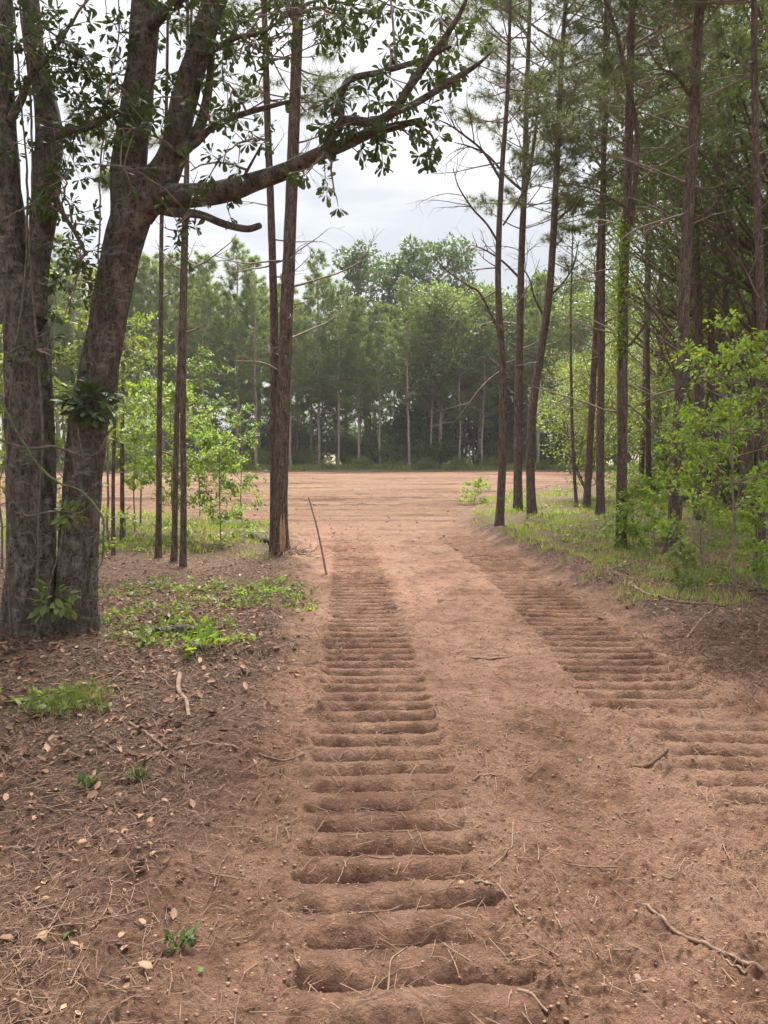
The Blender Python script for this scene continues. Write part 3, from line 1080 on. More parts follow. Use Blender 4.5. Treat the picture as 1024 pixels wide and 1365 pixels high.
traced_branch(T7, [(838, 462, 3), (855, 440, 2.8), (868, 415, 2.4), (877, 385, 1.8), (880, 362, 1)], 12.3, 11.9, 2, 11)
traced_branch(T7, [(835, 276, 3), (810, 262, 2.6), (790, 252, 2), (766, 247, 1)], 12.3, 11.8, 4, 12)
traced_branch(T8, [(916, 300, 3.4), (937, 287, 3), (955, 272, 2.4), (967, 250, 1.4)], 11.6, 11.2, 2, 13)
traced_branch(T8, [(922, 130, 3.6), (900, 100, 3), (880, 90, 2.2), (862, 60, 1.2)], 11.6, 11.0, 5, 14)
traced_branch(T8, [(905, 440, 2.6), (880, 425, 2.2), (860, 400, 1.6), (848, 372, .8)], 11.6, 11.0, 4, 15)

# ------------------------------------------------------------------ the two old oaks at the left
OAK_Y = 6.75


def pxr(r, Y):
    return r / FPX * Y


def limb(spec, Y0, Y1, m=None):
    """spec of (px, py, half width px) -> points, radii; depth runs from Y0 to Y1"""
    k = len(spec)
    Ys = np.linspace(Y0, Y1, k)
    A = np.array([[*at(px, py, Y), pxr(r, Y)] for (px, py, r), Y in zip(spec, Ys)])
    A = smooth_path(A, m or max(12, k * 7))
    A[:, 3] = np.maximum(A[:, 3], 0.003)
    return A


class Oak:
    def __init__(self, name, label, base, seed):
        self.rng = np.random.default_rng(seed)
        self.root = empty(name, base, label, 'tree', 'old oaks at the left')
        self.base = np.array(base)
        self.lines = []
        self.P, self.D, self.N, self.L = [], [], [], []
        self.tw = Buf()

    def trunk(self, A, n=30):
        b = Buf()
        A = A.copy()
        A[:, 3] *= .93
        trunk_mesh(b, A[:, :3], A[:, 3], n, 0.16, int(self.rng.integers(50)), 0, .42)
        b.build('trunk', [M_OAK], self.root, self.base, smooth=True)
        self.lines.append(A)

    def bough(self, A, n=14, cap=False, name='limb'):
        b = Buf()
        trunk_mesh(b, A[:, :3], A[:, 3], n, 0.16, int(self.rng.integers(50)))
        if cap:
            V, F = tubes(np.array([A[-1, :3], A[-1, :3] + (A[-1, :3] - A[-2, :3]) * 0.3]), np.array([A[-1, 3] * .95, 0.002]), n)
            b.add(V, F)
        b.build(name, [M_OAK], self.root, self.base, smooth=True)
        self.lines.append(A)

    def cluster(self, p, d, n, ln):
        r = self.rng
        u = norm(np.cross(d, sphere(r, 1)[0]))
        v = np.cross(d, u)
        a = np.arange(n) * 2.4 + r.uniform(0, 6)
        dd = norm(d * r.uniform(0.15, 1.1, (n, 1)) + np.cos(a)[:, None] * u + np.sin(a)[:, None] * v + np.array([0, 0, -.35]))
        self.P.append(p + dd * 0.01)
        self.D.append(dd)
        self.N.append(norm(np.array([0, 0, 1.0]) + 0.8 * sphere(r, n)))
        self.L.append(ln * r.uniform(.7, 1.2, n))

    def twig(self, p, d, ln, r0=0.006, cl=True, nleaf=8, leaf=.078):
        r = self.rng
        s = np.linspace(0, 1, 5)[:, None]
        bend = norm(np.cross(d, sphere(r, 1)[0])) * r.uniform(-.25, .25) * ln
        P = p + d * ln * s + bend * s * s + np.array([0, 0, -.10 * ln]) * s * s
        V, F = tubes(P, np.linspace(r0, r0 * .4, 5), 4)
        self.tw.add(V, F)
        if cl:
            e = norm(P[-1] - P[-2])
            self.cluster(P[-1], e, nleaf, leaf)
            if r.random() < .6:
                self.cluster(P[3], norm(e + .8 * sphere(r, 1)[0]), max(3, nleaf - 3), leaf * .9)
        return P

    def nearest(self, p):
        best = None
        for A in self.lines:
            d = np.linalg.norm(A[:, :3] - p, axis=1)
            i = int(np.argmin(d))
            if best is None or d[i] < best[0]:
                best = (d[i], A[i, :3])
        return best[1]

    def spray(self, px, py, Y, n, spread, leaf=.078):
        """leafy shoot: a thin branch from the nearest limb, then twigs with leaf bursts"""
        r = self.rng
        c = at(px, py, Y)
        a = self.nearest(c)
        s = np.linspace(0, 1, 8)[:, None]
        mid = np.array([0, 0, 1]) * 0.12 * np.linalg.norm(c - a)
        P = a * (1 - s) + c * s + mid * np.sin(s * PI) + np.cumsum(r.normal(0, .012, (8, 3)), axis=0)
        V, F = tubes(P, np.linspace(.011, .005, 8), 5)
        self.tw.add(V, F)
        for _ in range(n):
            t = r.uniform(.45, 1) if np.linalg.norm(c - a) > spread else r.uniform(.1, 1)
            q = np.array([np.interp(t, s[:, 0], P[:, i]) for i in range(3)])
            d = sphere(r, 1)[0]
            self.twig(q, norm(d + np.array([0, 0, -.1])), spread * r.uniform(.35, 1), .005, True, int(r.integers(6, 10)), leaf)

    def along(self, A, i0, n, ln=(.1, .35), leaf=.078):
        r = self.rng
        for _ in range(n):
            i = int(r.integers(i0, len(A)))
            d = norm(sphere(r, 1)[0] + np.array([0, 0, .15]))
            self.twig(A[i, :3] + d * A[i, 3] * .8, d, r.uniform(*ln), .005, True, int(r.integers(6, 10)), leaf)

    def finish(self, singles):
        self.tw.build('twig', [M_TWIG], self.root, self.base, smooth=True)['kind'] = 'stuff'
        P = np.concatenate(self.P)
        D = np.concatenate(self.D)
        Nn = np.concatenate(self.N)
        Ls = np.concatenate(self.L)
        # leaves that show largest (in the picture and nearest): each an object
        v = P - np.array([0, 0, CAM_Z])
        dep = v[:, 1] * math.cos(PITCH) - v[:, 2] * math.sin(PITCH)
        sx_ = 512 + v[:, 0] / dep * FPX
        sy_ = 682.5 - (v[:, 1] * math.sin(PITCH) + v[:, 2] * math.cos(PITCH)) / dep * FPX
        vis = (sx_ > 5) & (sx_ < 1019) & (sy_ > 5) & (sy_ < 600)
        score = np.where(vis, Ls / dep, 0)
        order = np.argsort(-score)[:singles]
        me = None
        TV, TF = LEAF_SPOON
        for i in order:
            if score[i] <= 0:
                continue
            if me is None:
                b = Buf()
                b.add(TV, TF)
                me = b.mesh('leaf', [M_OAKLEAF])
            o = bpy.data.objects.new('leaf', me)
            COL.objects.link(o)
            d = D[i] / np.linalg.norm(D[i])
            s = norm(np.cross(d, Nn[i]))
            nn = np.cross(s, d)
            mw = Matrix(((s[0], d[0], nn[0], 0), (s[1], d[1], nn[1], 0), (s[2], d[2], nn[2], 0), (0, 0, 0, 1)))
            o.parent = self.root
            o.matrix_local = Matrix.Translation(Vector(P[i] - self.base)) @ mw @ Matrix.Scale(float(Ls[i]), 4)
        keep = np.ones(len(P), bool)
        keep[order] = False
        V, F = leaves(P[keep], D[keep], Nn[keep], Ls[keep], LEAF_SPOON)
        b = Buf()
        b.add(V, F)
        o = b.build('foliage', [M_OAKLEAF], self.root, self.base)
        o['kind'] = 'stuff'


def ground_pt(px, py):
    x, y = gp(px, py)
    return (x, y, hz(x, y))


# right-hand oak with the long limb over the road
ok = Oak('oak_tree', 'old oak forking at head height above, one long crooked limb reaching over the road', ground_pt(103, 838), 5)
tr = limb([(102, 856, 34), (101, 835, 29), (102, 780, 26), (106, 700, 26), (112, 625, 26), (121, 545, 26), (137, 470, 25.5), (149, 400, 25), (163, 330, 26), (176, 285, 27), (184, 252, 22)], OAK_Y, OAK_Y, 170)
ok.trunk(tr, 56)
lA = limb([(168, 300, 21), (172, 234, 22), (180, 156, 19.5), (187, 98, 18.5), (192, 40, 18.5), (197, -30, 17), (206, -140, 14), (220, -260, 9), (228, -380, 4)], OAK_Y, OAK_Y - .2, 60)
ok.bough(lA, 22)
lB = limb([(186, 288, 18), (212, 243, 21), (232, 200, 18), (246, 130, 16.5), (265, 70, 15), (287, 0, 14), (312, -80, 11), (330, -170, 8), (342, -270, 3)], OAK_Y, OAK_Y - .5, 60)
ok.bough(lB, 20)
lC = limb([(180, 285, 14), (207, 266, 19), (240, 262, 16), (280, 259, 14.5), (312, 252, 14), (338, 243, 12), (381, 228, 10.5), (423, 207, 9), (458, 193, 8), (497, 176, 6.5), (525, 169, 5.2), (562, 160, 3.6)], OAK_Y, OAK_Y - 1.3, 80)
ok.bough(lC, 18)
Yc = OAK_Y - 1.0
lC2 = limb([(432, 203, 6), (440, 188, 6.3), (455, 163, 6), (475, 161, 5.5), (500, 162, 5.6), (525, 148, 6), (546, 116, 5.5), (571, 81, 5), (600, 40, 4), (618, 8, 2.6), (630, -30, 1)], Yc, Yc - .6, 70)
ok.bough(lC2, 12)
lC3 = limb([(455, 163, 4.5), (457, 123, 4.2), (469, 105, 4), (511, 95, 3.5), (564, 79, 3), (600, 62, 1.8)], Yc - .1, Yc - .3, 40)
ok.bough(lC3, 10)
lC4 = limb([(524, 150, 5), (545, 142, 4.7), (567, 130, 4.5), (606, 105, 4), (634, 88, 2.8), (655, 70, 1)], Yc - .3, Yc - .8, 40)
ok.bough(lC4, 10)
lD = limb([(236, 205, 6), (262, 190, 5), (281, 172, 4.3), (312, 156, 3.8), (352, 144, 3.3), (387, 135, 2.2)], OAK_Y - .2, OAK_Y - .6, 36)
ok.bough(lD, 10)
lB2 = limb([(238, 205, 9), (258, 185, 8), (272, 150, 6.5), (279, 110, 5.5), (283, 60, 4.5), (286, 0, 3.5), (292, -80, 2)], OAK_Y - .25, OAK_Y - .1, 40)
ok.bough(lB2, 10)
lE = limb([(268, 74, 5), (285, 66, 4), (312, 51, 3.2), (348, 43, 2.4), (385, 20, 1.4)], OAK_Y - .3, OAK_Y - .9, 30)
ok.bough(lE, 8)
lF = limb([(212, 277, 8), (232, 283, 6.5), (266, 286, 5.2), (297, 298, 5), (328, 305, 4.6), (346, 301, 4.2)], OAK_Y - .12, OAK_Y - .7, 36)
ok.bough(lF, 10, True, 'broken_limb')
lG = limb([(325, 236, 2.2), (336, 216, 1.8), (349, 192, 1.1)], OAK_Y - .6, OAK_Y - .8, 12)
ok.bough(lG, 6, True)
lH = limb([(196, 40, 9), (215, 20, 7.5), (240, -2, 6), (270, -30, 4)], OAK_Y - .1, OAK_Y - .8, 24)
ok.bough(lH, 10)
for A, i0, n in ((lC, 52, 11), (lC2, 12, 14), (lC3, 6, 10), (lC4, 4, 10), (lD, 8, 10), (lE, 5, 16), (lB2, 8, 16), (lH, 8, 12)):
    ok.along(A, i0, n, (.05, .26))
for px, py, n, sp in ((440, 268, 3, .10), (300, 200, 6, .25), (265, 235, 5, .2), (235, 330, 5, .2), (300, 275, 4, .15), (410, 225, 4, .15),
                      (330, 50, 7, .3), (400, 20, 8, .3), (450, 12, 8, .3), (500, 18, 9, .3), (540, 12, 8, .3), (470, 40, 6, .25), (365, 15, 7, .3),
                      (240, 20, 8, .3), (310, 85, 8, .3), (300, 110, 6, .25), (445, 145, 5, .2), (520, 60, 6, .25), (560, 190, 7, .18), (580, 200, 6, .16),
                      (590, 140, 8, .25), (610, 60, 7, .3), (505, 195, 7, .15), (150, 40, 9, .3), (160, 95, 9, .3), (140, 120, 8, .3), (148, 175, 8, .3),
                      (130, 215, 7, .3), (215, 130, 5, .2), (225, 300, 5, .2), (590, 20, 9, .35), (350, 75, 5, .25)):
    ok.spray(px, py, OAK_Y - RNG.uniform(.1, 1.3), n, sp)
# canopy above the picture
for _ in range(34):
    ok.spray(RNG.uniform(60, 640), RNG.uniform(-330, -10), OAK_Y + RNG.uniform(-1.6, 1.4), 7, .35)
ok.finish(290)

# left-hand oak, twin stems above
ol = Oak('oak_tree', 'vine-hung old oak at the left edge of the picture, splitting into two stems', ground_pt(42, 842), 6)
tl = limb([(43, 860, 40), (44, 838, 35), (44, 780, 32), (43, 700, 32), (42, 620, 32), (40, 540, 32), (36, 470, 31), (33, 420, 29), (30, 370, 25)], OAK_Y - .05, OAK_Y - .05, 150)
ol.trunk(tl, 56)
l1 = limb([(28, 430, 26), (21, 380, 22), (16, 320, 19.5), (9, 235, 16.5), (4, 120, 14), (2, 0, 13), (-8, -120, 10), (-30, -260, 5)], OAK_Y, OAK_Y - .2, 60)
ol.bough(l1, 20)
l2 = limb([(46, 425, 17), (50, 350, 14.5), (61, 255, 17), (66, 176, 16.5), (57, 117, 14), (46, 60, 11.5), (41, 0, 10.5), (36, -100, 9), (50, -240, 5)], OAK_Y - .1, OAK_Y + .1, 60)
ol.bough(l2, 18)
l3 = limb([(70, 182, 7), (86, 178, 5.5), (108, 172, 5), (129, 164, 4.6), (150, 152, 3.6), (172, 140, 2)], OAK_Y - .12, OAK_Y - .5, 30)
ol.bough(l3, 10)
l4 = limb([(72, 250, 4), (82, 280, 3), (100, 310, 2.6), (115, 340, 2.2)], OAK_Y - .15, OAK_Y - .4, 20)
ol.bough(l4, 8)
l5 = limb([(14, 160, 6), (30, 130, 5), (42, 100, 4), (70, 70, 3), (95, 30, 2)], OAK_Y - .15, OAK_Y - .5, 24)
ol.bough(l5, 8)
for A, i0, n in ((l3, 5, 20), (l4, 4, 10), (l5, 6, 14), (l2, 30, 16)):
    ol.along(A, i0, n, (.06, .3))
for px, py, n, sp in ((90, 110, 9, .3), (110, 140, 9, .3), (85, 60, 9, .3), (60, 30, 9, .3), (100, 200, 8, .3), (95, 235, 7, .25), (85, 265, 7, .25), (110, 290, 5, .2),
                      (130, 100, 9, .3), (25, 60, 8, .3), (20, 200, 7, .25), (30, 280, 7, .25), (105, 85, 9, .3), (70, 150, 7, .3), (95, 420, 7, .3), (75, 480, 7, .25), (95, 340, 7, .3), (60, 400, 6, .25)):
    ol.spray(px, py, OAK_Y - RNG.uniform(.15, .6), n, sp)
for _ in range(24):
    ol.spray(RNG.uniform(-200, 220), RNG.uniform(-330, -10), OAK_Y + RNG.uniform(-1.3, 1.4), 7, .35)
ol.finish(200)


def vine(label, spec, Y0, Y1, mat, n=6, m=None, group='vines hanging on the oaks'):
    A = limb([(a + RNG.normal(0, 2.2), c + RNG.normal(0, 2.2), r * .8) for a, c, r in spec], Y0, Y1, m or len(spec) * 8)
    b = Buf()
    trunk_mesh(b, A[:, :3] + RNG.normal(0, .0022, (len(A), 3)), A[:, 3], n, 0.3, 9)
    o = b.build('vine', [mat], None, A[0, :3], smooth=True, loc=tuple(A[0, :3]))
    return tag(o, label, 'vine', group)


VY = OAK_Y - .38
vine('pale green vine sagging across both oak trunks to the ground on the right',
     [(-6, 520, 2.2), (14, 560, 2.2), (33, 597, 2.2), (58, 628, 2.2), (82, 644, 2.2), (110, 654, 2), (135, 683, 2), (141, 712, 1.8), (136, 748, 1.8), (128, 765, 1.5)], VY, VY - .1, M_GVINE)
vine('grey woody vine lying level across both oaks, ending in a fork',
     [(-6, 584, 2.4), (35, 593, 2.4), (74, 599, 2.4), (115, 611, 2.2), (131, 600, 2), (145, 583, 1.6), (152, 566, 1.2)], VY + .02, VY, M_VINE)
vine('grey woody vine sagging low between the two oak trunks',
     [(2, 650, 2), (20, 676, 2), (36, 684, 2), (70, 684, 2), (98, 681, 1.9), (117, 671, 1.5)], VY, VY + .04, M_VINE)
vine('short grey vine hooked up the face of the right oak to the fern clump',
     [(112, 610, 1.8), (108, 585, 1.8), (104, 565, 1.8), (98, 548, 1.6), (94, 530, 1.3)], VY, VY + .05, M_VINE)
vine('straight woody vine climbing the right flank of the left oak stem',
     [(52, 850, 2), (49, 700, 2), (55, 560, 2), (47, 440, 2), (42, 330, 2.2), (44, 220, 2), (36, 120, 2), (30, 20, 1.8), (26, -60, 1.5)], VY, VY + .12, M_VINE, 6, 60)
vine('second woody vine beside the straight one on the left oak',
     [(14, 845, 1.8), (8, 720, 1.8), (12, 600, 1.8), (22, 470, 1.8), (33, 370, 1.8), (38, 240, 1.8), (28, 130, 1.6), (16, 10, 1.5)], VY, VY + .1, M_VINE, 6, 60)
vine('dark vine hanging in front of the gap between the oaks',
     [(133, 352, 1.4), (135, 300, 1.5), (136, 240, 1.5), (142, 180, 1.5), (150, 110, 1.4), (158, 40, 1.2), (160, -30, 1)], VY, VY, M_TWIG, 5, 50)
vine('loose dry vine arching from the left edge up across the left oak',
     [(-4, 505, 1.2), (14, 470, 1.2), (36, 455, 1.2), (60, 440, 1), (76, 425, .8)], VY - .1, VY - .2, M_VINE)
vine('vine running diagonally down the foot of the right oak',
     [(84, 700, 1.6), (78, 740, 1.6), (66, 790, 1.6), (52, 830, 1.6), (44, 856, 1.6)], VY, VY - .1, M_VINE)


def leaf_clump(name, label, cat, p, r, n, leaf, mat, tpl, group=None, squash=.8, seed=1):
    rng = np.random.default_rng(seed)
    d = sphere(rng, n)
    P = d * r * rng.uniform(.2, 1, (n, 1)) ** .6 * np.array([1, .6, squash])
    V, F = leaves(P, norm(d + .8 * sphere(rng, n) + np.array([0, 0, -.3])), norm(np.array([0, -.4, 1]) + .7 * sphere(rng, n)), leaf * rng.uniform(.7, 1.3, n), tpl)
    b = Buf()
    b.add(V, F)
    o = b.build(name, [mat], None, loc=tuple(p))
    return tag(o, label, cat, group)


leaf_clump('fern_clump', 'dark fern clump growing on the face of the right oak trunk', 'fern', at(120, 538, VY + .03), .23, 190, .10, M_OAKLEAF, LEAF_DIAMOND, seed=3)
leaf_clump('creeper', 'small green creeper tuft where the low vine meets the right oak', 'creeper', at(92, 688, VY + .03), .11, 60, .08, M_WEED, LEAF_OVAL, seed=4)
leaf_clump('creeper', 'broad-leaved creeper at the foot of the oaks', 'creeper', at(72, 800, VY), .20, 60, .10, M_WEED, LEAF_OVAL, seed=5)
# vine leaves up the trunk of the tall straight pine
rng = np.random.default_rng(12)
C7 = T7[1]
n = 900
zz = rng.uniform(3.1, 5.3, n)
P = np.stack([np.interp(zz, C7[:, 2], C7[:, 0]) - .07 + rng.normal(0, .055, n), np.interp(zz, C7[:, 2], C7[:, 1]) - .05 + rng.normal(0, .05, n), zz], axis=1)
V, F = leaves(P, norm(sphere(rng, n) + np.array([-.4, -.3, -.5])), norm(np.array([-.3, -.6, .6]) + .6 * sphere(rng, n)), .065 * rng.uniform(.7, 1.3, n), LEAF_OVAL)
b = Buf()
b.add(V, F)
zs = np.linspace(hz(C7[0, 0], C7[0, 1]), 5.3, 30)
vs = np.stack([np.interp(zs, C7[:, 2], C7[:, 0]) - .10, np.interp(zs, C7[:, 2], C7[:, 1]) - .06 + .02 * np.sin(zs * 3), zs], axis=1)
V, F = tubes(vs, np.full(30, .006), 5)
o0 = vs[0].copy()
rt = empty('climbing_vine', tuple(o0), 'bright green climbing vine on the left flank of the tall straight pine', 'vine')
b.build('foliage', [M_BRIGHT], rt, o0)
b = Buf()
b.add(V, F)
b.build('stem', [M_VINE], rt, o0, smooth=True)

# ------------------------------------------------------------------ saplings, bushes
M_SAPSHADE = leaf_mat('left_sapling_shaded_green', [(0.10, 0.175, 0.035), (0.145, 0.235, 0.045), (0.20, 0.30, 0.06), (0.27, 0.32, 0.08)], 0.45)  # darker copy of the sapling green: shaded look put into the leaf colour
NEARG = 'green saplings and bushes near the road'


def gl(px, py):
    x, y = gp(px, py)
    return (x, y, hz(x, y))


sapling('sapling', 21, 2.75, .85, 30, .075, M_BRIGHT, NEARG, 'bright green bushy sapling on a thin stem at the right of the road', gl(973, 808), LEAF_OVAL, .36, 9, 12, .018, .55, (-.012, 0), (.12, -.1), dens=1.15)
sapling('sapling', 22, 2.2, .75, 24, .075, M_BRIGHT, NEARG, 'bright green sapling between the flared pine and the right edge, behind the stemmed one', gl(942, 770), LEAF_OVAL, .2, 8, 12, .015, .55)
sapling('sapling', 23, 1.25, .42, 14, .07, M_BRIGHT, NEARG, 'leafy bush at the very right edge low in front of the edge pine', gl(1010, 800), LEAF_OVAL, .1, 7, 10, .009, .55)
sapling('bush', 24, 1.0, .42, 16, .075, M_BRIGHT, NEARG, 'leafy green bush wrapping the foot of the vine-clad pine', gl(843, 738), LEAF_OVAL, .08, 7, 11, .009, .55, cat='bush')
sapling('bush', 25, 1.05, .42, 16, .075, M_BRIGHT, NEARG, 'taller green bush just left of the flared pine', gl(872, 728), LEAF_OVAL, .12, 7, 11, .010, .55, cat='bush')
sapling('bush', 26, .75, .5, 14, .08, M_BRIGHT, NEARG, 'pale green bush in front of the slender pine at the field corner', gl(634, 672), LEAF_OVAL, .05, 7, 11, .008, .5, cat='bush')
sapling('bush', 27, .5, .28, 12, .055, M_WEED, NEARG, 'dull spiky low bush beside the sapling stem on the right bank', gl(905, 795), LEAF_DIAMOND, .05, 6, 10, .006, .6, cat='bush')
sapling('sapling', 28, 2.75, 1.0, 40, .095, M_SAPSHADE, NEARG, 'wide green sapling spreading in front of the slim stems at the left', gl(232, 720), LEAF_OVAL, .22, 8, 11, .016, .5)
sapling('sapling', 29, 1.9, .62, 26, .09, M_SAPSHADE, NEARG, 'small green sapling on its own stem left of the twin pines', gl(296, 728), LEAF_OVAL, .2, 7, 10, .013, .5)
sapling('sapling', 30, 3.0, .8, 32, .09, M_SAPSHADE, NEARG, 'tall green sapling close to the right side of the oak', gl(178, 712), LEAF_OVAL, .3, 7, 10, .016, .5)
sapling('sapling', 31, 3.3, .9, 20, .10, M_UNDER, NEARG, 'shaded sapling behind the two oaks at the left edge', (-5.1, 10.2, 0.05), LEAF_OVAL, .2, 8, 10, .018, .5)
sapling('sapling', 32, 2.8, .8, 18, .10, M_UNDER, NEARG, 'shaded sapling showing in the gap between the two oaks', (-3.75, 9.0, 0.05), LEAF_OVAL, .2, 8, 10, .016, .5)
sapling('sapling', 34, 4.6, 1.1, 24, .11, M_UNDER, NEARG, 'leggy leafy tree behind the right oak above the other saplings', (-4.5, 12.5, 0.05), LEAF_OVAL, .35, 8, 10, .022, .5)
M_SAP = leaf_mat('airy_sapling_green', [(0.085, 0.15, 0.035), (0.125, 0.20, 0.045), (0.18, 0.26, 0.06)], 0.45)
sapling('sapling', 35, 4.6, 1.1, 24, .10, M_SAP, NEARG, 'tall airy sapling standing between the oak and the lone slim stem', (*gp(188, 700), 0.05), LEAF_OVAL, .35, 7, 9, .022, .5)
sapling('sapling', 36, 4.0, 1.0, 22, .10, M_SAP, NEARG, 'tall airy sapling behind the close pair of slim stems', (*gp(268, 692), 0.05), LEAF_OVAL, .35, 7, 9, .020, .5)
sapling('sapling', 37, 2.6, .8, 18, .09, M_SAP, NEARG, 'airy sapling just left of the twin pines at the field edge', (*gp(322, 700), 0.05), LEAF_OVAL, .2, 7, 9, .014, .5)
# low broad-leaved seedlings in the litter
for i, (px, py, lab, s) in enumerate(((272, 876, 'broad-leaved seedling with pale leaves at the edge of the weed patch', .13), (280, 855, 'blue-green seedling beside the short log', .10),
                                      (190, 1048, 'uprooted leafy sprig lying in the litter left of the road', .045), (115, 1055, 'greyish sprig with two broad leaves near the left edge', .055),
                                      (238, 1265, 'wilted grass and leaf sprig by the road edge in the foreground', .04))):
    x, y, z = gl(px, py)
    rng = np.random.default_rng(60 + i)
    rt = empty('seedling', (x, y, z), lab, 'seedling', 'seedlings in the litter')
    b, lb = Buf(), Buf()
    for k in range(7):
        az = rng.uniform(0, 2 * PI)
        d = norm(np.array([math.cos(az), math.sin(az), rng.uniform(.3, 1.4)]))
        ln = s * rng.uniform(.8, 1.9)
        V, F = tubes(np.array([[0, 0, -.01], d * ln * .5, d * ln]), [.003, .0025, .0015], 4)
        b.add(V, F)
        m = 5
        q = d * ln * rng.uniform(.5, 1, (m, 1))
        V, F = leaves(q, norm(d + sphere(rng, m)), norm(np.array([0, 0, 1]) + .5 * sphere(rng, m)), s * rng.uniform(.5, 1, m), LEAF_LOBED if i == 0 else LEAF_OVAL)
        lb.add(V, F)
    b.build('stem', [M_GVINE], rt)['kind'] = 'stuff'
    lb.build('foliage', [M_BRIGHT if i < 2 else M_HARD], rt)

# weed clumps: four kinds, copied
WG = 'low weed clumps under the trees'
wk = []
for k in range(4):
    rng = np.random.default_rng(80 + k)
    rt = empty('weed_clump', (0, 0, 0), 'low leafy green weed clump in the litter between the oaks and the road', 'weed', WG)
    sb, lb = Buf(), Buf()
    for j in range(10):
        az = rng.uniform(0, 2 * PI)
        el = rng.uniform(.25, 1.3)
        d = norm(np.array([math.cos(az), math.sin(az), el]))
        ln = rng.uniform(.06, .24)
        o_ = np.array([rng.normal(0, .11), rng.normal(0, .11), -.01])
        s = np.linspace(0, 1, 4)[:, None]
        sp = o_ + d * ln * s + np.array([0, 0, -.25]) * ln * s * s
        V, F = tubes(sp, np.linspace(.0025, .001, 4), 3)
        sb.add(V, F)
        m = 7
        u = rng.uniform(.2, 1, (m, 1))
        q = o_ + d * ln * u + np.array([0, 0, -.25]) * ln * u * u
        V, F = leaves(q, norm(d * .5 + sphere(rng, m)), norm(np.array([0, 0, 1]) + .6 * sphere(rng, m)), rng.uniform(.03, .065, m), LEAF_OVAL if k % 2 else LEAF_DIAMOND)
        lb.add(V, F)
    sb.build('stem', [M_GVINE], rt)['kind'] = 'stuff'
    lb.build('foliage', [M_WEED if k < 3 else M_BRIGHT], rt)
    wk.append(rt)
rng = np.random.default_rng(90)
spots = []
for _ in range(40):
    spots.append((rng.uniform(135, 330), rng.uniform(775, 868)))
for _ in range(16):
    spots.append((rng.normal(360, 22), rng.normal(800, 10)))
for _ in range(6):
    spots.append((rng.normal(100, 25), rng.normal(945, 8)))
used = [False] * 4
for i, (px, py) in enumerate(spots):
    x, y, z = gl(px, py)
    k = i % 4
    s = rng.uniform(.6, 1.25)
    if not used[k]:
        wk[k].location = (x, y, z); wk[k].scale = (s, s, s); used[k] = True
    else:
        dup(wk[k], (x, y, z), rng.uniform(0, 6.3), s, None if i < 40 else 'low green weed clump at the road edge right of the weed patch' if i < 56 else 'low green weed clump beside the fine grass tuft in the left litter')
for i in range(46):
    px, py = rng.uniform(700, 1010), rng.uniform(690, 790)
    if px < 700 + (py - 690) * 1.5:
        px = rng.uniform(860, 1010)
    x, y, z = gl(px, py)
    dup(wk[i % 4], (x, y, z), rng.uniform(0, 6.3), rng.uniform(.6, 1.3), 'low leafy green weed clump under the right-hand pines')

for i in range(70):
    px, py = rng.uniform(625, 830), rng.uniform(655, 728)
    if px < 640 + (py - 655) * 1.3:
        continue
    x, y, z = gl(px, py)
    dup(wk[i % 4], (x, y, z), rng.uniform(0, 6.3), rng.uniform(.9, 1.9), 'low leafy weed clump on the grass strip between the road and the pines')
for i in range(40):
    px, py = rng.uniform(140, 350), rng.uniform(690, 742)
    x, y, z = gl(px, py)
    dup(wk[i % 4], (x, y, z), rng.uniform(0, 6.3), rng.uniform(.8, 1.7), 'low leafy weed clump between the slim stems and the field')

# ------------------------------------------------------------------ grass (nobody could count it)
def grass(name, pts, hgt, wid, mat, label, seed):
    rng = np.random.default_rng(seed)
    x, y = pts
    n = len(x)
    z = hza(x, y) - .01
    P = np.stack([x, y, z], axis=1)
    d = norm(np.array([0, 0, 1.0]) + .45 * sphere(rng, n))
    s = norm(np.cross(d, sphere(rng, n))) * (wid * .5)
    ln = hgt * rng.uniform(.5, 1.3, (n, 1))
    bend = sphere(rng, n) * np.array([1, 1, .1]) * ln * .35
    V = np.stack([P - s, P + s, P + d * ln * .55 + s * .7 + bend * .25, P + d * ln * .55 - s * .7 + bend * .25, P + d * ln + bend], axis=1).reshape(-1, 3)
    i = np.arange(n)[:, None] * 5
    b = Buf()
    b.add(V, i + np.array([[0, 1, 2, 3]]))
    b2 = i + np.array([[3, 2, 4]])
    b.V.append(np.zeros((0, 3)))
    b.F.append(b2)
    b.M.append(0)
    o = b.build(name, [mat])
    tag(o, label, 'grass', None, 'stuff')


rng = np.random.default_rng(33)


def scatter_patch(n, x0, x1, y0, y1, thr, seed, sc=.7):
    x = rng.uniform(x0, x1, n * 4)
    y = y0 + (y1 - y0) * rng.uniform(0, 1, n * 4)
    k = (perlin(x * sc, y * sc, seed) + rng.uniform(-.25, .25, n * 4) > thr) & (out_dist(x, y) > .12)
    return x[k][:n], y[k][:n]


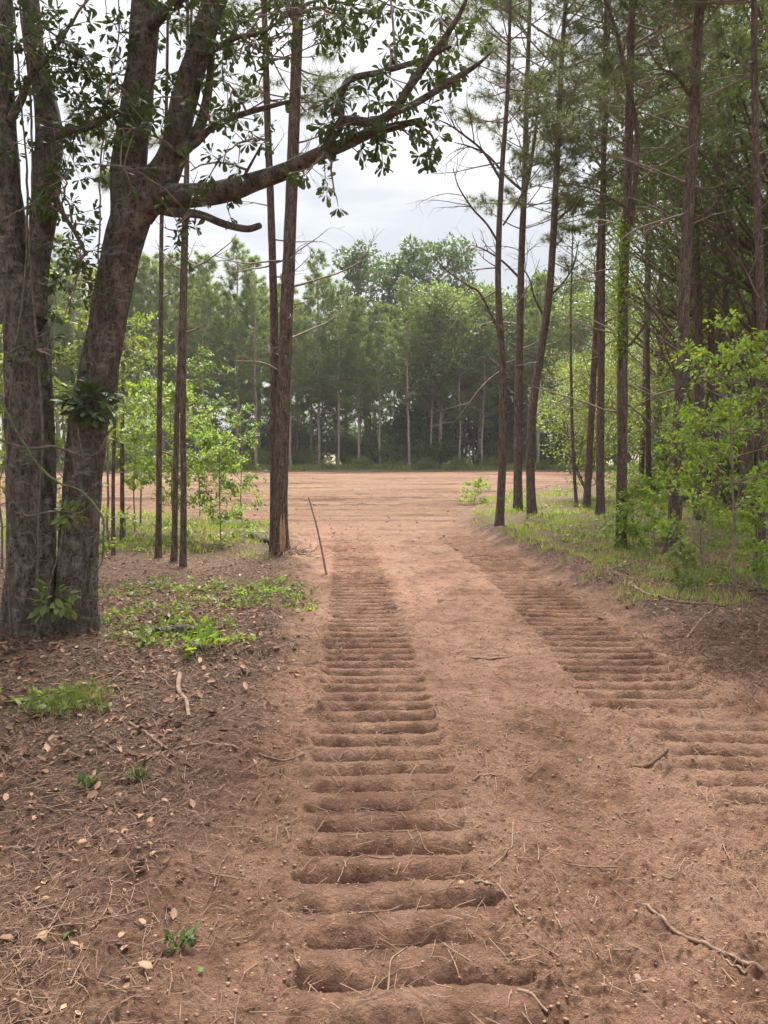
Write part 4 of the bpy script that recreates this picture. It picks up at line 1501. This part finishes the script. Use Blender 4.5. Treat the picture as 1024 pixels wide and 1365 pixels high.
grass('grass', scatter_patch(9500, 1.8, 9.5, 12, 27, .2, 51, 1.1), .14, .013, M_GRASS, 'pale green grass on the strip under the right-hand pines', 1)
grass('grass', scatter_patch(6000, -9, -1.7, 11.5, 19.5, .2, 52, 1.1), .14, .012, M_GRASS, 'thin grass between the slim stems and the field at the left', 2)
x = rng.uniform(-62, 40, 30000)
y = 69.4 + 1.5 * perlin(x * .16, x * 0, 71) + 1.0 * perlin(x * .6, x * 0, 72) + np.abs(rng.normal(0, 2.2, 30000))
grass('grass', (x, y), .45, .07, M_GRASS, 'tall green grass along the far edge of the field', 3)
grass('grass', scatter_patch(4500, 2.3, 6.5, 7.5, 12, .05, 53, 1.2), .12, .008, M_GRASS, 'sparse grass in the needles on the right bank', 4)
x, y = gp(100, 943)
grass('grass', (x + rng.normal(0, .13, 320), y + rng.normal(0, .13, 320)), .13, .005, M_WEED, 'small fine grass tuft in the litter at the left', 5)

# ------------------------------------------------------------------ litter, straw, clods
def flat_dirs(n, tilt=.25):
    a = rng.uniform(0, 2 * PI, n)
    return np.stack([np.cos(a), np.sin(a), rng.normal(0, tilt, n)], axis=1)


def scatter(n, x0, x1, y0, y1, inside=False, thr=0.0):
    y = y0 * (y1 / y0) ** rng.uniform(0, 1, n * 3)
    x = rng.uniform(x0, x1, n * 3)
    k = (out_dist(x, y) + rng.normal(0, .22, n * 3)) > thr
    if inside:
        k = out_dist(x, y) < -.02
    return x[k][:n], y[k][:n]


lx, ly = [], []
for a in (scatter(15000, -4.5, -.2, 1.6, 9, thr=.12), scatter(1200, -2.4, -.3, 1.55, 3.6, thr=.05), scatter(6000, -9, -1, 7, 15, thr=.1), scatter(7000, 1.8, 8, 4, 14, thr=.1)):
    lx.append(a[0]); ly.append(a[1])
x, y = np.concatenate(lx), np.concatenate(ly)
k = (y > 5.2) | (rng.random(len(x)) < .17 + .10 * np.clip(y - 1.6, 0, 9) + .35 * (perlin(x * 1.6, y * 1.6, 61) > .12))
x, y = x[k], y[k]
n = len(x)
P = np.stack([x, y, hza(x, y) + .004], axis=1)
ln = .018 + .05 * rng.uniform(0, 1, n) ** 2 * np.where(y < 3.4, .62, 1)
V, F = leaves(P, flat_dirs(n), norm(np.array([0, 0, 1]) + .45 * sphere(rng, n)), ln, LEAF_CURL)
b = Buf()
b.add(V, F)
tag(b.build('leaf_litter', [M_DEAD]), 'brown dead leaf litter on the forest floor', 'leaf litter', None, 'stuff')

lx, ly = [], []
for a in (scatter(17000, -4.5, -.2, 1.5, 9, thr=.0), scatter(7000, -9, -1, 7, 14), scatter(16000, 1.8, 8, 3.5, 13, thr=.0), scatter(2600, -.8, 3, 1.5, 8, True)):
    lx.append(a[0]); ly.append(a[1])
x, y = np.concatenate(lx), np.concatenate(ly)
n = len(x)
P = np.stack([x, y, hza(x, y) + .004], axis=1)
d = norm(flat_dirs(n, .18))
ln = rng.uniform(.05, .17, (n, 1))
s = norm(np.cross(d, [0, 0, 1.0])) * (0.0008 + 0.00028 * y[:, None])
bend = norm(np.cross(d, [0, 0, 1.0])) * rng.normal(0, .18, (n, 1)) * ln
V = np.stack([P - d * ln * .5 - s, P - d * ln * .5 + s, P + bend + s + [0, 0, .008], P + bend - s + [0, 0, .008], P + d * ln * .5], axis=1).reshape(-1, 3)
i = np.arange(n)[:, None] * 5
b = Buf()
b.add(V, i + np.array([[0, 1, 2, 3]]))
b.V.append(np.zeros((0, 3))); b.F.append(i + np.array([[3, 2, 4]])); b.M.append(0)
tag(b.build('pine_straw', [M_STRAW]), 'dry pine needles strewn over the litter and soil', 'pine straw', None, 'stuff')

# small twigs and rootlets
P_, R_ = [], []
for a, m in ((scatter(420, -4.2, -.3, 1.6, 9, thr=.0), 0), (scatter(330, 1.9, 7, 4, 12, thr=0), 0), (scatter(260, -.8, 3, 1.5, 9, True), 1)):
    for x, y in zip(*a):
        az = rng.uniform(0, PI)
        ln = rng.uniform(.06, .34) * (.75 if m else 1)
        s = np.linspace(-.5, .5, 6)
        c = rng.normal(0, .25)
        X = x + math.cos(az) * s * ln - math.sin(az) * c * ln * (s * s)
        Yy = y + math.sin(az) * s * ln + math.cos(az) * c * ln * (s * s)
        Z = hza(X, Yy)
        Z = np.maximum(Z, Z.mean()) + .003 + rng.uniform(0, .03) * np.abs(s)
        P_.append(np.stack([X, Yy, Z], axis=1))
        r = rng.uniform(.0012, .0040)
        R_.append(np.linspace(r, r * .5, 6))
b = Buf()
V, F = tubes(np.array(P_), np.array(R_), 4)
b.add(V, F)
tag(b.build('twig_litter', [M_STICK], smooth=True), 'fine twigs and torn rootlets lying on the soil', 'twigs', None, 'stuff')

# crumbs of soil
bm_v = np.array([[0, 0, 1], [.894, 0, .447], [.276, .851, .447], [-.724, .526, .447], [-.724, -.526, .447], [.276, -.851, .447],
                 [.724, .526, -.447], [-.276, .851, -.447], [-.894, 0, -.447], [-.276, -.851, -.447], [.724, -.526, -.447], [0, 0, -1]])
bm_f = np.array([[0, 1, 2], [0, 2, 3], [0, 3, 4], [0, 4, 5], [0, 5, 1], [1, 6, 2], [2, 7, 3], [3, 8, 4], [4, 9, 5], [5, 10, 1],
                 [6, 7, 2], [7, 8, 3], [8, 9, 4], [9, 10, 5], [10, 6, 1], [11, 7, 6], [11, 8, 7], [11, 9, 8], [11, 10, 9], [11, 6, 10]])
x1, y1 = scatter(8000, -1.4, 3.2, 1.5, 9, True)
x2, y2 = scatter(1500, -2.6, -.5, 1.5, 5, thr=-.2)
x, y = np.concatenate([x1, x2]), np.concatenate([y1, y2])
n = len(x)
r = .0035 * np.exp(rng.normal(0, .55, n)) * (1 + .12 * y)
r = np.minimum(r, .0075)
tl_, tr_ = np.abs(x - track_left(y)) < .33, np.abs(x - track_right(y)) < .3
r = np.where(tl_ | tr_, r * .7, r)
V = bm_v[None] * (1 + .5 * rng.uniform(-1, 1, (n, 12, 1))) * r[:, None, None] * np.array([1.1, .9, .6]) + np.stack([x, y, hza(x, y) + r * .1], axis=1)[:, None, :]
F = bm_f[None] + (np.arange(n) * 12)[:, None, None]
b = Buf()
b.add(V.reshape(-1, 3), F.reshape(-1, 3))
tag(b.build('soil_crumbs', [M_CLOD]), 'crumbs and small clods of reddish soil on the road', 'clods', None, 'stuff')


y = 12 * (62 / 12) ** rng.uniform(0, 1, 9000)
x = rng.uniform(-1, 1, 9000) * y * .45
k = out_dist(x, y) < -.1
x, y = x[k][:1500], y[k][:1500]
n = len(x)
r = .007 * np.exp(rng.normal(0, .5, n)) * (1 + .025 * y)
V = bm_v[None] * (1 + .5 * rng.uniform(-1, 1, (n, 12, 1))) * r[:, None, None] * np.array([1.6, .9, .7]) + np.stack([x, y, hza(x, y) + r * .3], axis=1)[:, None, :]
F = bm_f[None] + (np.arange(n) * 12)[:, None, None]
b = Buf()
b.add(V.reshape(-1, 3), F.reshape(-1, 3))
tag(b.build('field_clods', [M_CLOD]), 'scattered dark clods and debris in the tilled clearing', 'clods', None, 'stuff')


# ------------------------------------------------------------------ sticks, roots, log, stone
def stick(name, label, cat, pts, r0, r1, mat=None, lift=.0, group='sticks and roots on the ground', n=7, kids=(), free=False):
    """pts are rows of (px, py[, height]) on the ground"""
    W = []
    for q in pts:
        x, y = gp(q[0], q[1])
        W.append((x, y))
    S = smooth_path(np.array(W), len(W) * 7)
    z = hza(S[:, 0], S[:, 1])
    zs = np.convolve(np.pad(z, 4, mode='edge'), np.ones(9) / 9, 'valid')
    z = np.maximum(z, zs) + r0 * .5
    if len(pts[0]) > 2:
        z = z + np.interp(np.linspace(0, 1, len(S)), np.linspace(0, 1, len(pts)), [q[2] for q in pts])
    C = np.column_stack([S, z])
    b = Buf()
    R = np.linspace(r0, r1, len(C))
    trunk_mesh(b, C, R, n, .22, len(label))
    o = b.build(name, [mat or M_STICK], None, C[0], smooth=True, loc=tuple(C[0]))
    tag(o, label, cat, group)
    for kp in kids:
        kw = [gp(a, c) for a, c in kp]
        ks = smooth_path(np.array(kw), len(kw) * 6)
        kz = hza(ks[:, 0], ks[:, 1]) + r0 * .6
        kb = Buf()
        KC = np.column_stack([ks, kz])
        trunk_mesh(kb, KC, np.linspace(r0 * .6, r1 * .6, len(ks)), 5, .2, 3)
        kb.build('side_shoot', [mat or M_STICK], o, C[0], smooth=True)
    return o


stick('root', 'thick broken root poking up out of the litter left of the road', 'root', [(252, 962), (248, 940), (238, 925), (240, 905)], .013, .018)
stick('fallen_branch', 'long bent fallen branch lying across the litter toward the road', 'branch', [(172, 966), (192, 978), (212, 994), (226, 1005), (270, 1009), (318, 1016)], .009, .006, kids=([(226, 1005), (200, 1020), (150, 1045)],))
stick('stick', 'thin stick lying at the left edge of the track print', 'stick', [(345, 1013), (378, 1018), (408, 1014)], .005, .003)
stick('stick', 'pale forked root strands behind the thick broken root', 'root', [(120, 912), (165, 900), (205, 905), (228, 920)], .007, .005)
stick('root', 'long tan root lying at the lower right of the road', 'root', [(858, 1215), (880, 1230), (905, 1247), (940, 1265), (985, 1285), (1016, 1300)], .006, .008, kids=([(960, 1275), (975, 1290), (995, 1304)],))
stick('stick', 'grey stick lying on the right bank behind the brush heap', 'stick', [(843, 801), (865, 810), (885, 817), (905, 820), (960, 817)], .018, .010)
stick('stick', 'short stick half buried in the middle of the road between the tracks', 'stick', [(622, 878), (650, 877), (682, 874)], .008, .006)
stick('rootlet', 'branching rootlet on the right rim of the left track', 'root', [(630, 1040), (655, 1032), (668, 1034)], .005, .003, kids=([(650, 1034), (648, 1012), (640, 1000)], [(660, 1034), (662, 1052), (655, 1066)]))
stick('rootlet', 'hooked rootlet hanging on the right rim of the track in the foreground', 'root', [(684, 1098), (683, 1120), (680, 1135), (652, 1158)], .004, .003)
stick('rootlet', 'long rootlet trailing down the right rim of the nearest track ridges', 'root', [(632, 1180), (660, 1190), (680, 1210), (700, 1232)], .004, .0028, kids=([(680, 1210), (664, 1216)],))
stick('rootlet', 'thin rootlet across the nearest track ridges', 'root', [(517, 1310), (522, 1282), (535, 1268), (550, 1245)], .0035, .002)
stick('rootlet', 'dark rootlet at the lower right rim of the track', 'root', [(690, 1318), (705, 1325), (730, 1342)], .006, .004)
stick('stick', 'pale twig standing across the litter below the bent branch', 'stick', [(246, 1058), (249, 1030), (252, 1012)], .003, .003)
stick('stick', 'cut brown twig lying level at the left edge', 'stick', [(4, 1127), (26, 1127), (46, 1128)], .005, .005)
stick('stick', 'long thin stalk lying across the litter in the lower left corner', 'stick', [(0, 1310), (26, 1292), (48, 1268), (70, 1240), (96, 1195)], .004, .002)
stick('stick', 'thin stalk lying slantwise under the left weeds', 'stick', [(0, 1210), (30, 1196), (62, 1190), (98, 1180)], .003, .002)
stick('root', 'smooth root lump broken out of the road beside the scrape', 'root', [(842, 1018), (862, 1021), (885, 1010), (890, 1000)], .012, .008, M_ROOT)
stick('stick', 'broken twig end leaning at the bank crest near the slender pine', 'stick', [(722, 747), (724, 735), (726, 728)], .014, .010)
stick('stick', 'pale curved stick lying in the needles beneath the right sapling', 'stick', [(915, 860), (940, 838), (965, 822), (1000, 815)], .010, .006)
stick('log', 'short dark log lying in the green weeds left of the road', 'log', [(210, 851), (228, 847), (246, 846), (268, 850)], .045, .035, M_OAK, n=12)
stick('charred_log', 'charred black log stub at the foot of the twin pines', 'log', [(336, 722), (348, 727), (362, 732)], .075, .055, M_CHAR, n=10)
# upright stake-like stem at the road edge
pA, pB = at(436, 768, gy(768)), at(410, 663, gy(768) + .5)
pA[2] = hz(pA[0], pA[1]) - .05
s = np.linspace(0, 1, 14)[:, None]
C = pA * (1 - s) + pB * s + np.array([.03, 0, 0]) * np.sin(s * 2.6)
b = Buf()
trunk_mesh(b, C, np.linspace(.017, .010, 14), 7, .2, 4)
tag(b.build('stick', [M_STICK], None, C[0], smooth=True, loc=tuple(C[0])), 'thin stick standing upright at the left edge of the road', 'stick', 'sticks and roots on the ground')

# stone
b = Buf()
rng2 = np.random.default_rng(4)
V = bm_v * np.array([.018, .026, .013]) * (1 + .12 * rng2.normal(size=(12, 1)))
b.add(V, bm_f)
o = b.build('stone', [M_STONE], None, smooth=True, loc=gl(850, 1292))
md = o.modifiers.new('round', 'SUBSURF'); md.levels = 2; md.render_levels = 2
tag(o, 'small brown stone on the soil near the tan root', 'stone')

# brush heap on the right bank
hx, hy = gp(985, 880)
rng2 = np.random.default_rng(8)
rt = empty('brush_heap', (hx, hy, hz(hx, hy)), 'low heap of torn roots and dry brush at the right edge', 'brush')
b = Buf()
for _ in range(120):
    x, y = hx + rng2.normal(0, .32), hy + rng2.normal(0, .36)
    az = rng2.uniform(0, 2 * PI)
    d = np.array([math.cos(az), math.sin(az), rng2.uniform(-.1, .6)])
    for P, R in twig_tree(rng2, (x, y, hz(x, y) + rng2.uniform(0, .06)), d, rng2.uniform(.08, .32), rng2.uniform(.0015, .0045), .35, -.5, 1, 2):
        V, F = tubes(P, R, 4)
        b.add(V, F)
b.build('brush', [M_ROOT], rt, (hx, hy, hz(hx, hy)), smooth=True)['kind'] = 'stuff'
b = Buf()
n = 1400
P = np.stack([hx + rng2.normal(0, .35, n), hy + rng2.normal(0, .4, n), np.zeros(n)], axis=1)
P[:, 2] = hza(P[:, 0], P[:, 1]) + rng2.uniform(0, .07, n)
V, F = needles(rng2, P, sphere(rng2, n) * [1, 1, .3], 3, .14, .004, .5, .3)
b.add(V, F)
o = b.build('straw', [M_STRAW], rt, (hx, hy, hz(hx, hy)))
o['kind'] = 'stuff'

# torn roots and chips pushed against the twin pines
tx, ty = gp(392, 742)
rng2 = np.random.default_rng(18)
rt = empty('root_debris', (tx, ty, hz(tx, ty)), 'torn roots and bark chips pushed against the foot of the twin pines', 'debris')
b = Buf()
for _ in range(46):
    x, y = tx + rng2.normal(0, .16), ty + rng2.normal(0, .22)
    az = rng2.uniform(0, 2 * PI)
    for P, R in twig_tree(rng2, (x, y, hz(x, y) + rng2.uniform(0, .08)), (math.cos(az), math.sin(az), rng2.uniform(-.1, .8)), rng2.uniform(.1, .4), rng2.uniform(.004, .011), .9, -.9, 1, 2):
        V, F = tubes(P, R, 4)
        b.add(V, F)
b.build('brush', [M_STICK], rt, (tx, ty, hz(tx, ty)), smooth=True)['kind'] = 'stuff'

# split wood at the foot of the thicker twin pine
CT = TWIN[1]
base = TWIN[0].location
b = Buf()
zs = np.linspace(.03, .62, 9)
for dx, wd in ((.035, .030), (.075, .022)):
    cx = np.interp(zs + base.z, CT[:, 2], CT[:, 0]) + dx
    cy = np.interp(zs + base.z, CT[:, 2], CT[:, 1]) - .165
    V, F = tubes(np.stack([cx, cy + .02, zs + base.z], axis=1), wd * np.sin(np.linspace(.25, 1, 9) * PI) + .004, 6)
    b.add(V, F)
o = b.build('bark_wound', [M_SPLINT], TWIN[0], np.array(base), smooth=True)
o['label'] = 'orange split wood where the bark is torn off'

# single fallen leaves that stand out
FG = 'single fallen leaves on the ground'
fl = [(57, 1250, .085, M_TAN, 'largest tan dead leaf lying in the lower left corner', LEAF_LOBED),
      (103, 1255, .07, M_WEED, 'fallen dark green leaf beside the largest tan leaf', LEAF_LOBED),
      (118, 1133, .05, M_TAN, 'upright tan leaf in the litter at the left', LEAF_OVAL),
      (189, 1097, .05, M_TAN, 'narrow tan leaf at the middle of the left litter', LEAF_LOBED),
      (205, 1312, .05, M_TAN, 'curled tan leaf near the bottom edge at the left', LEAF_CURL),
      (172, 1275, .055, M_TAN, 'orange-tan leaf between the grass sprig and the largest leaf', LEAF_CURL),
      (66, 1206, .03, M_TAN, 'small round tan leaf above the largest leaf', LEAF_OVAL),
      (195, 1242, .035, M_TAN, 'small tan leaf just left of the wilted sprig', LEAF_CURL),
      (265, 1305, .035, M_WEED, 'small green leaf right of the wilted sprig near the bottom', LEAF_LOBED),
      (140, 1095, .045, M_DEAD, 'brown leaf left of the narrow tan one', LEAF_CURL),
      (225, 1085, .035, M_TAN, 'little tan leaf right of the narrow tan one', LEAF_CURL),
      (20, 1252, .05, M_DEAD, 'brown curled leaf at the left edge beside the largest leaf', LEAF_CURL),
      (412, 1054, .04, M_WEED, 'pale green leaf flattened on the left rim of the track', LEAF_OVAL),
      (200, 1165, .03, M_TAN, 'tiny tan leaf in the middle of the left litter', LEAF_CURL),
      (772, 1022, .05, M_WEED, 'yellow-green leaf shred lying between the tracks', LEAF_DIAMOND),
      (610, 1185, .03, M_TAN, 'small tan leaf on the right rim of the track', LEAF_CURL)]
rng2 = np.random.default_rng(14)
for px, py, s, m, lab, tpl in fl:
    x, y, z = gl(px, py)
    a = rng2.uniform(0, 2 * PI)
    V, F = leaves(np.zeros((1, 3)), np.array([[math.cos(a), math.sin(a), .12]]), np.array([[rng2.normal(0, .2), -.35, 1]]), np.array([s]), tpl)
    b = Buf()
    b.add(V, F)
    o = b.build('fallen_leaf', [m], None, loc=(x, y, z + .012))
    md = o.modifiers.new('thickness', 'SOLIDIFY'); md.thickness = .0006
    tag(o, lab, 'leaf', FG)

# ------------------------------------------------------------------ far woods beyond the field
fp = []
for k in range(5):
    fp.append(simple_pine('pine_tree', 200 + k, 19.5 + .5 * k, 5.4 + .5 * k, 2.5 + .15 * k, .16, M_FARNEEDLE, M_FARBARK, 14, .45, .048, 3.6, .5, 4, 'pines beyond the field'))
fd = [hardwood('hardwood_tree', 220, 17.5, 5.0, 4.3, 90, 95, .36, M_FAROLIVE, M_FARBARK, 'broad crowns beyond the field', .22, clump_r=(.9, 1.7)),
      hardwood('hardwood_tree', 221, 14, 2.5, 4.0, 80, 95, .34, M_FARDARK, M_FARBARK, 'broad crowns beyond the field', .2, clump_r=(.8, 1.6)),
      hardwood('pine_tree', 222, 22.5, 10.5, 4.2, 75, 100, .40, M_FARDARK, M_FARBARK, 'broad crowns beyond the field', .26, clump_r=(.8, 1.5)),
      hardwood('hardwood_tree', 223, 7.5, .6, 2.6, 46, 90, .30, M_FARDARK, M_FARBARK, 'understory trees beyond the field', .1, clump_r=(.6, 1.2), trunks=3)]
shr = [hardwood('shrub', 230, 2.4, .1, 1.6, 22, 80, .20, M_UNDER, M_FARBARK, 'shrubs along the far edge of the field', .04, clump_r=(.4, .8), trunks=3, cat='shrub'),
       hardwood('shrub', 231, 3.4, .2, 1.7, 26, 80, .22, M_HARD, M_FARBARK, 'shrubs along the far edge of the field', .05, clump_r=(.4, .9), trunks=3, cat='shrub')]
taken = {}


def put(proto, x, y, rz, s, label, group=None, sz=None):
    z = hz(x, y) - .05
    if proto.name not in taken:
        taken[proto.name] = 1
        proto.location = (x, y, z)
        proto.rotation_euler = (0, 0, rz)
        proto.scale = (s, s, sz or s)
        proto['label'] = label
        if group:
            proto['group'] = group
        return proto
    return dup(proto, (x, y, z), rz, s, label, group, sz)


rng = np.random.default_rng(300)


def px_of(x, y):
    return 512 + x / y * FPX


def sect_of(px):
    return ('behind the two oaks' if px < 150 else 'between the oaks and the slim stems' if px < 205 else 'behind the slim stems at the left' if px < 260
            else 'just left of the twin pines' if px < 350 else 'just right of the twin pines' if px < 430 else 'in the middle gap' if px < 540
            else 'right of the middle gap' if px < 650 else 'behind the three roadside pines' if px < 750 else 'behind the leaning pine pair' if px < 815
            else 'behind the vine-clad pine' if px < 870 else 'behind the flared pine' if px < 960 else 'near the right edge')


LAB_L = 'pale green pine with bare lower trunk in the rows beyond the left of the field'
LAB_C = 'pale green pine with bare lower trunk beyond the middle of the field'
for row, Y0 in enumerate((72, 77, 83, 90)):
    x = -60 - 2 * row
    while x < 14:
        x += rng.uniform(1.8, 3.1)
        y = Y0 + rng.uniform(-1.8, 1.8)
        px = px_of(x, y)
        if 430 < px < 560 and row >= 1 and rng.random() < .55:
            continue
        if px > 660 and row < 2 and rng.random() < .5:
            continue
        s = rng.uniform(.86, 1.06) * (.93 if 330 < px < 440 else 1) * (.76 if 440 < px < 660 else .9 if px >= 660 else 1)
        sect = sect_of(px)
        put(fp[int(rng.integers(5))], x, y, rng.uniform(0, 6.28), s, ('front-row ' if row == 0 else 'deeper ') + 'pale green pine beyond the field, ' + sect)


def atx(px, y):
    return (px - 512) / FPX * y


for px, y, k, s, lab in ((492, 86, 2, 1.12, 'tallest round dark crown left of the middle beyond the field'),
                         (578, 87, 2, 1.19, 'tallest round dark crown right of the middle beyond the field'),
                         (612, 94, 2, 1.02, 'dark round crown half hidden right of the tallest one'),
                         (588, 74, 0, 1.0, 'olive-green domed tree in the middle beyond the field'),
                         (638, 77, 0, 1.03, 'grey-green domed tree right of the olive one beyond the field'),
                         (540, 80, 0, .9, 'light green tree between the two tallest crowns beyond the field'),
                         (460, 80, 0, .84, 'light green tree below the left tall crown beyond the field'),
                         (690, 80, 1, 1.3, 'broad dark tree behind the three roadside pines, beyond the field'),
                         (742, 86, 2, 1.0, 'tall round crown behind the crooked pine beyond the field'),
                         (655, 98, 2, 1.02, 'distant round crown between the olive tree and the roadside pines'),
                         (760, 74, 0, .95, 'green tree behind the leaning pine pair beyond the field'),
                         (820, 78, 0, 1.1, 'green domed tree behind the vine-clad pine beyond the field'),
                         (880, 76, 1, 1.2, 'dark tree behind the flared pine beyond the field')):
    put(fd[k], atx(px, y), y, rng.uniform(0, 6.28), s, lab)
for i in range(20):
    px = rng.uniform(535, 900)
    y = rng.uniform(76, 88)
    put(fd[3], atx(px, y), y, rng.uniform(0, 6.28), rng.uniform(.75, 1.2), 'dark understory tree in the shade beyond the field, ' + sect_of(px))
for i in range(24):
    px = rng.uniform(30, 540)
    y = rng.uniform(82, 97)
    put(fd[3], atx(px, y), y, rng.uniform(0, 6.28), rng.uniform(.45, .95), 'small understory tree among the far pine trunks, ' + sect_of(px))
for i in range(70):
    px = rng.uniform(20, 800)
    y = rng.uniform(71.5, 80)
    put(shr[i % 2], atx(px, y), y, rng.uniform(0, 6.28), rng.uniform(.5, 1.0), 'green shrub along the far edge of the field, ' + sect_of(px))

for i in range(46):
    px = rng.uniform(20, 780)
    y = rng.uniform(69.5, 72)
    put(shr[0], atx(px, y), y, rng.uniform(0, 6.28), rng.uniform(.25, .55), 'low pale shrub on the field-edge grass, ' + sect_of(px))
for i in range(56):
    px = rng.uniform(40, 820) if i < 40 else rng.uniform(300, 560)
    y = rng.uniform(92, 112)
    put(shr[i % 2], atx(px, y), y, rng.uniform(0, 6.28), rng.uniform(1.0, 1.7), 'tall shrub deep among the far trunks, ' + sect_of(px), 'shrubs deep among the far trunks')

# ------------------------------------------------------------------ the wood on the right
mpn = [simple_pine('pine_tree', 240 + k, 16.5 + k * .7, 8.0 + .5 * k, 2.5, .115, M_NEEDLE, M_PINE, 13, .26, .016, 5.0, .5, 4, 'pines deeper in the right-hand wood', stubs=26) for k in range(4)]
mh = [hardwood('hardwood_tree', 250, 13.5, 4.2, 3.4, 80, 120, .105, M_HARD, M_PINE, 'leafy trees in the right-hand wood', .14, clump_r=(.6, 1.1)),
      hardwood('hardwood_tree', 251, 9.0, 1.5, 2.7, 60, 120, .11, M_UNDER, M_PINE, 'leafy trees in the right-hand wood', .09, clump_r=(.5, 1.0), trunks=2),
      hardwood('hardwood_tree', 252, 5.0, .5, 1.7, 40, 110, .12, M_UNDER, M_PINE, 'leafy trees in the right-hand wood', .06, clump_r=(.4, .8), trunks=3)]
pts = []
tries = 0
while len(pts) < 25 and tries < 4000:
    tries += 1
    y = rng.uniform(17, 62)
    px = rng.uniform(660, 1120)
    x = atx(px, y)
    if x < np.interp(y, RE_Y, RE_X) + 3.4 or (y < 27 and px < 930):
        continue
    if any((x - a) ** 2 + (y - c) ** 2 < 2.6 ** 2 for a, c in pts):
        continue
    pts.append((x, y))
for i, (x, y) in enumerate(pts):
    put(mpn[i % 4], x, y, rng.uniform(0, 6.28), rng.uniform(.85, 1.08), 'straight pine deep in the right-hand wood, ' + sect_of(px_of(x, y)))
for px, y, k, s, lab in ((985, 17, 0, 1.0, 'dense dark leafy tree behind the right edge pine'), (900, 22, 0, 1.05, 'dark leafy tree behind the flared pine'),
                         (950, 28, 0, 1.2, 'tall leafy tree deep in the wood between the flared pine and right edge'),
                         (1050, 15, 0, 1.0, 'dark leafy tree reaching in from the right edge'), (870, 34, 0, 1.1, 'leafy tree deep behind the two slim pine stems'),
                         (840, 44, 1, 1.1, 'yellow-green leafy tree seen left of the vine-clad pine'), (800, 50, 1, 1.0, 'yellow-green leafy tree behind the leaning pine pair'),
                         (885, 40, 1, 1.2, 'yellow-green leafy tree behind the tall green bush'), (930, 34, 1, 1.1, 'yellow-green leafy tree right of the flared pine'),
                         (990, 26, 1, 1.0, 'leafy understory tree behind the bright sapling'), (1030, 22, 1, 1.0, 'leafy understory tree at the right edge'),
                         (760, 58, 1, 1.1, 'leafy tree at the far end of the grass strip'), (860, 56, 1, 1.3, 'far leafy tree between the vine-clad and flared pines')):
    put(mh[k], atx(px, y), y, rng.uniform(0, 6.28), s, lab)
for i in range(22):
    y = rng.uniform(24, 60)
    px = rng.uniform(780, 1080)
    x = atx(px, y)
    if x < np.interp(y, RE_Y, RE_X) + 2.5:
        continue
    put(mh[2], x, y, rng.uniform(0, 6.28), rng.uniform(.6, 1.1), 'bushy undergrowth tree deep in the right-hand wood, ' + sect_of(px))
for i in range(18):
    y = rng.uniform(20, 34)
    px = rng.uniform(830, 1080)
    x = atx(px, y)
    put(shr[i % 2], x, y, rng.uniform(0, 6.28), rng.uniform(.35, .7), 'low shrub on the floor of the right-hand wood', 'shrubs in the right-hand wood')

# ------------------------------------------------------------------ air
HAZE = 0.00035
b = Buf()
x0, x1, y0, y1, z0, z1 = -430, 430, -130, 440, -2.5, 32
b.add([(x0, y0, z0), (x1, y0, z0), (x1, y1, z0), (x0, y1, z0), (x0, y0, z1), (x1, y0, z1), (x1, y1, z1), (x0, y1, z1)],
      [(0, 3, 2, 1), (4, 5, 6, 7), (0, 1, 5, 4), (1, 2, 6, 5), (2, 3, 7, 6), (3, 0, 4, 7)])
m, N, L = new_mat('haze_air')
pv = N('ShaderNodeVolumePrincipled')
pv.inputs['Color'].default_value = (0.95, 0.96, 1.0, 1)
pv.inputs['Density'].default_value = HAZE
o = N('ShaderNodeOutputMaterial')
L(pv.outputs[0], o.inputs['Volume'])
hz_ = b.build('haze', [m])
hz_['kind'] = 'stuff'
